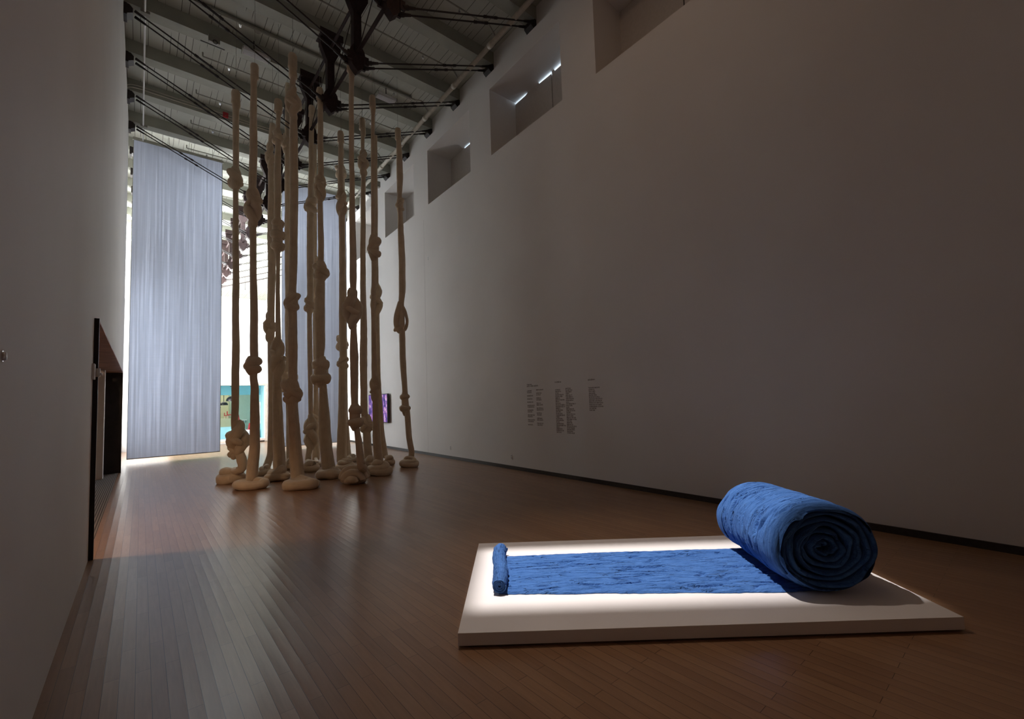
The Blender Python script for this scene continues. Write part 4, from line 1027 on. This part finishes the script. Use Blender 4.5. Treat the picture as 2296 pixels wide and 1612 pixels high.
for (vv, sg) in ((.512, 1), (1.335, -1)):
    pts = []; rr = []
    for i in range(46):
        th = i*.42; f = .10 + .74*i/45
        pts.append(PW(.238 + .056*f*math.cos(th), vv + sg*(.006 + .012*(1 - f)), PH + .060 + .056*f*math.sin(th))); rr.append(.009)
    mb = MB(); mb.tube(pts, rr, 8, nz=.12, seed=vv, sub=2)
    mb.build('small_roll_end', M['felt'], r, og, shade=True)

# ------------------------------------------------------------------ spotlight with shutters, hung from the roof
LP = Vector((2.24, 4.83, 8.5))
def hit(u, v): return PW(u, v, PH)
tgt = hit(1.30, .88)
dirv = (tgt - LP).normalized()
r = empty('framing_spotlight', LP, 'black framing spotlight hung from the roof above the plinth', 'spotlight'); og = tuple(LP)
D = 0.45
up0 = dirv.orthogonal().normalized(); sd0 = dirv.cross(up0)
corn = [hit(*q) for q in ((0.03, 0.29), (3.2, 0.29), (3.2, 1.49), (0.03, 1.49))]
gate = []
for q in corn:
    dq = (q - LP); gate.append(LP + dq*(D/dq.dot(dirv)))
cen = sum(gate, Vector())/4
outer = [cen + (g - cen).normalized()*0.6 for g in gate]
for k in range(4):
    a, b_ = gate[k], gate[(k+1) % 4]; c_, d_ = outer[(k+1) % 4], outer[k]
    mb = MB(); th = dirv*.004
    mb.hexa([a, b_, c_, d_, a + th, b_ + th, c_ + th, d_ + th]); mb.build('shutter', M['black'], r, og)
mb = MB(); mb.rod(LP - dirv*.30, LP - dirv*.06, .10, 20, .11); mb.build('lamp_body', M['black'], r, og)
mb = MB(); mb.rod(LP - dirv*.2, (LP.x, LP.y, DECK), .015, 8); mb.build('hanger', M['black'], r, og)
mb = MB()
for g in outer: mb.rod(LP - dirv*.08 + (g - cen).normalized()*.11, g, .006, 6)
mb.build('shutter_arm', M['black'], r, og)
ld = bpy.data.lights.new('spot_lamp', 'SPOT'); ld.energy = 4100; ld.color = (1.0, 0.93, 0.89); ld.shadow_soft_size = 0.006; ld.spot_size = math.radians(36); ld.spot_blend = 0.9
lo = bpy.data.objects.new('spot_lamp', ld); link(lo, r); lo.rotation_euler = (tgt - LP).to_track_quat('-Z', 'Y').to_euler()

hl = bpy.data.lights.new('spot_spill', 'SPOT'); hl.energy = 430; hl.color = (1.0, 0.80, 0.66); hl.shadow_soft_size = 0.05; hl.spot_size = math.radians(40); hl.spot_blend = 1.0
ho = bpy.data.objects.new('spot_spill', hl); link(ho, r); ho.location = dirv*0.75; ho.rotation_euler = (tgt - LP).to_track_quat('-Z', 'Y').to_euler()

# ------------------------------------------------------------------ other lights
def area(name, loc, rot, sx, sy, e, col, spread=180):
    l = bpy.data.lights.new(name, 'AREA'); l.shape = 'RECTANGLE'; l.size = sx; l.size_y = sy; l.energy = e; l.color = col; l.spread = math.radians(spread)
    o = bpy.data.objects.new(name, l); o.location = loc; o.rotation_euler = rot; link(o); return o
area('far_top_fill', (3.0, 19.4, 9.4), (0, 0, 0), 4.0, 3.0, 420, (0.92, 0.97, 1.0))  # added overhead fill for the far hall; the ceiling has no opening here
area('far_ceiling_fill', (3.0, 26.5, 6.0), (PI, 0, 0), 5.0, 6.0, 2600, (0.93, 0.98, 1.0))  # added fill hidden behind the partition, brightens the far ceiling
area('far_side_fill', (-0.5, 30, 4.5), (0, -PI/2, 0), 6.0, 10.0, 2000, (0.92, 0.97, 1.0))  # added side fill in front of a solid wall, no window here
pl = bpy.data.lights.new('display_lamp', 'AREA'); pl.shape = 'RECTANGLE'; pl.size = 2.0; pl.size_y = 1.6; pl.energy = 45; pl.color = (1.0, 0.95, 0.82)
po = bpy.data.objects.new('display_lamp', pl); po.location = (2.4, 24.3, 2.85); link(po)
ps = bpy.data.lights.new('passage_lamp', 'POINT'); ps.energy = 145; ps.color = (1.0, 0.66, 0.42); ps.shadow_soft_size = 0.12
po = bpy.data.objects.new('passage_lamp', ps); po.location = (-1.25, 6.85, 2.86); link(po)

area('warm_fill', (3.0, 3.2, 9.3), (0, 0, 0), 1.2, 3.0, 19, (1.0, 0.64, 0.40))  # unseen fill lamp, added to warm the middle of the hall
w = bpy.data.worlds.new('hall_ambient'); S.world = w; w.use_nodes = True
bg = w.node_tree.nodes['Background']; bg.inputs[0].default_value = (*(1.0, 0.58, 0.36), 1); bg.inputs[1].default_value = 0.066

# ------------------------------------------------------------------ camera
yaw, pitch, roll = 0.69810, 0.0627, -0.0322
cy_, sy_ = math.cos(yaw), math.sin(yaw)
fw = Vector((sy_*math.cos(pitch), cy_*math.cos(pitch), math.sin(pitch)))
rg = Vector((cy_, -sy_, 0)); upv = rg.cross(fw)
r2 = rg*math.cos(roll) + upv*math.sin(roll); u2 = -rg*math.sin(roll) + upv*math.cos(roll)
cd = bpy.data.cameras.new('camera'); cam = bpy.data.objects.new('camera', cd); link(cam)
cd.sensor_fit = 'HORIZONTAL'; cd.sensor_width = 36.0; cd.lens = 993.1618/2296*36.0
cd.shift_y = (832.5264 - 806.0)/2296; cd.clip_start = 0.05; cd.clip_end = 200
mm = Matrix((r2, u2, -fw)).transposed().to_4x4(); mm.translation = Vector((0, 0, 1.5)); cam.matrix_world = mm
S.camera = cam

S.view_settings.view_transform = 'Standard'
try: S.view_settings.look = 'None'
except Exception: pass
S.view_settings.exposure = 0.0; S.view_settings.gamma = 1.0; S.view_settings.use_curve_mapping = False
try:
    S.cycles.use_denoising = True
    S.cycles.max_bounces = 10; S.cycles.diffuse_bounces = 6; S.cycles.sample_clamp_indirect = 6.0
except Exception: pass
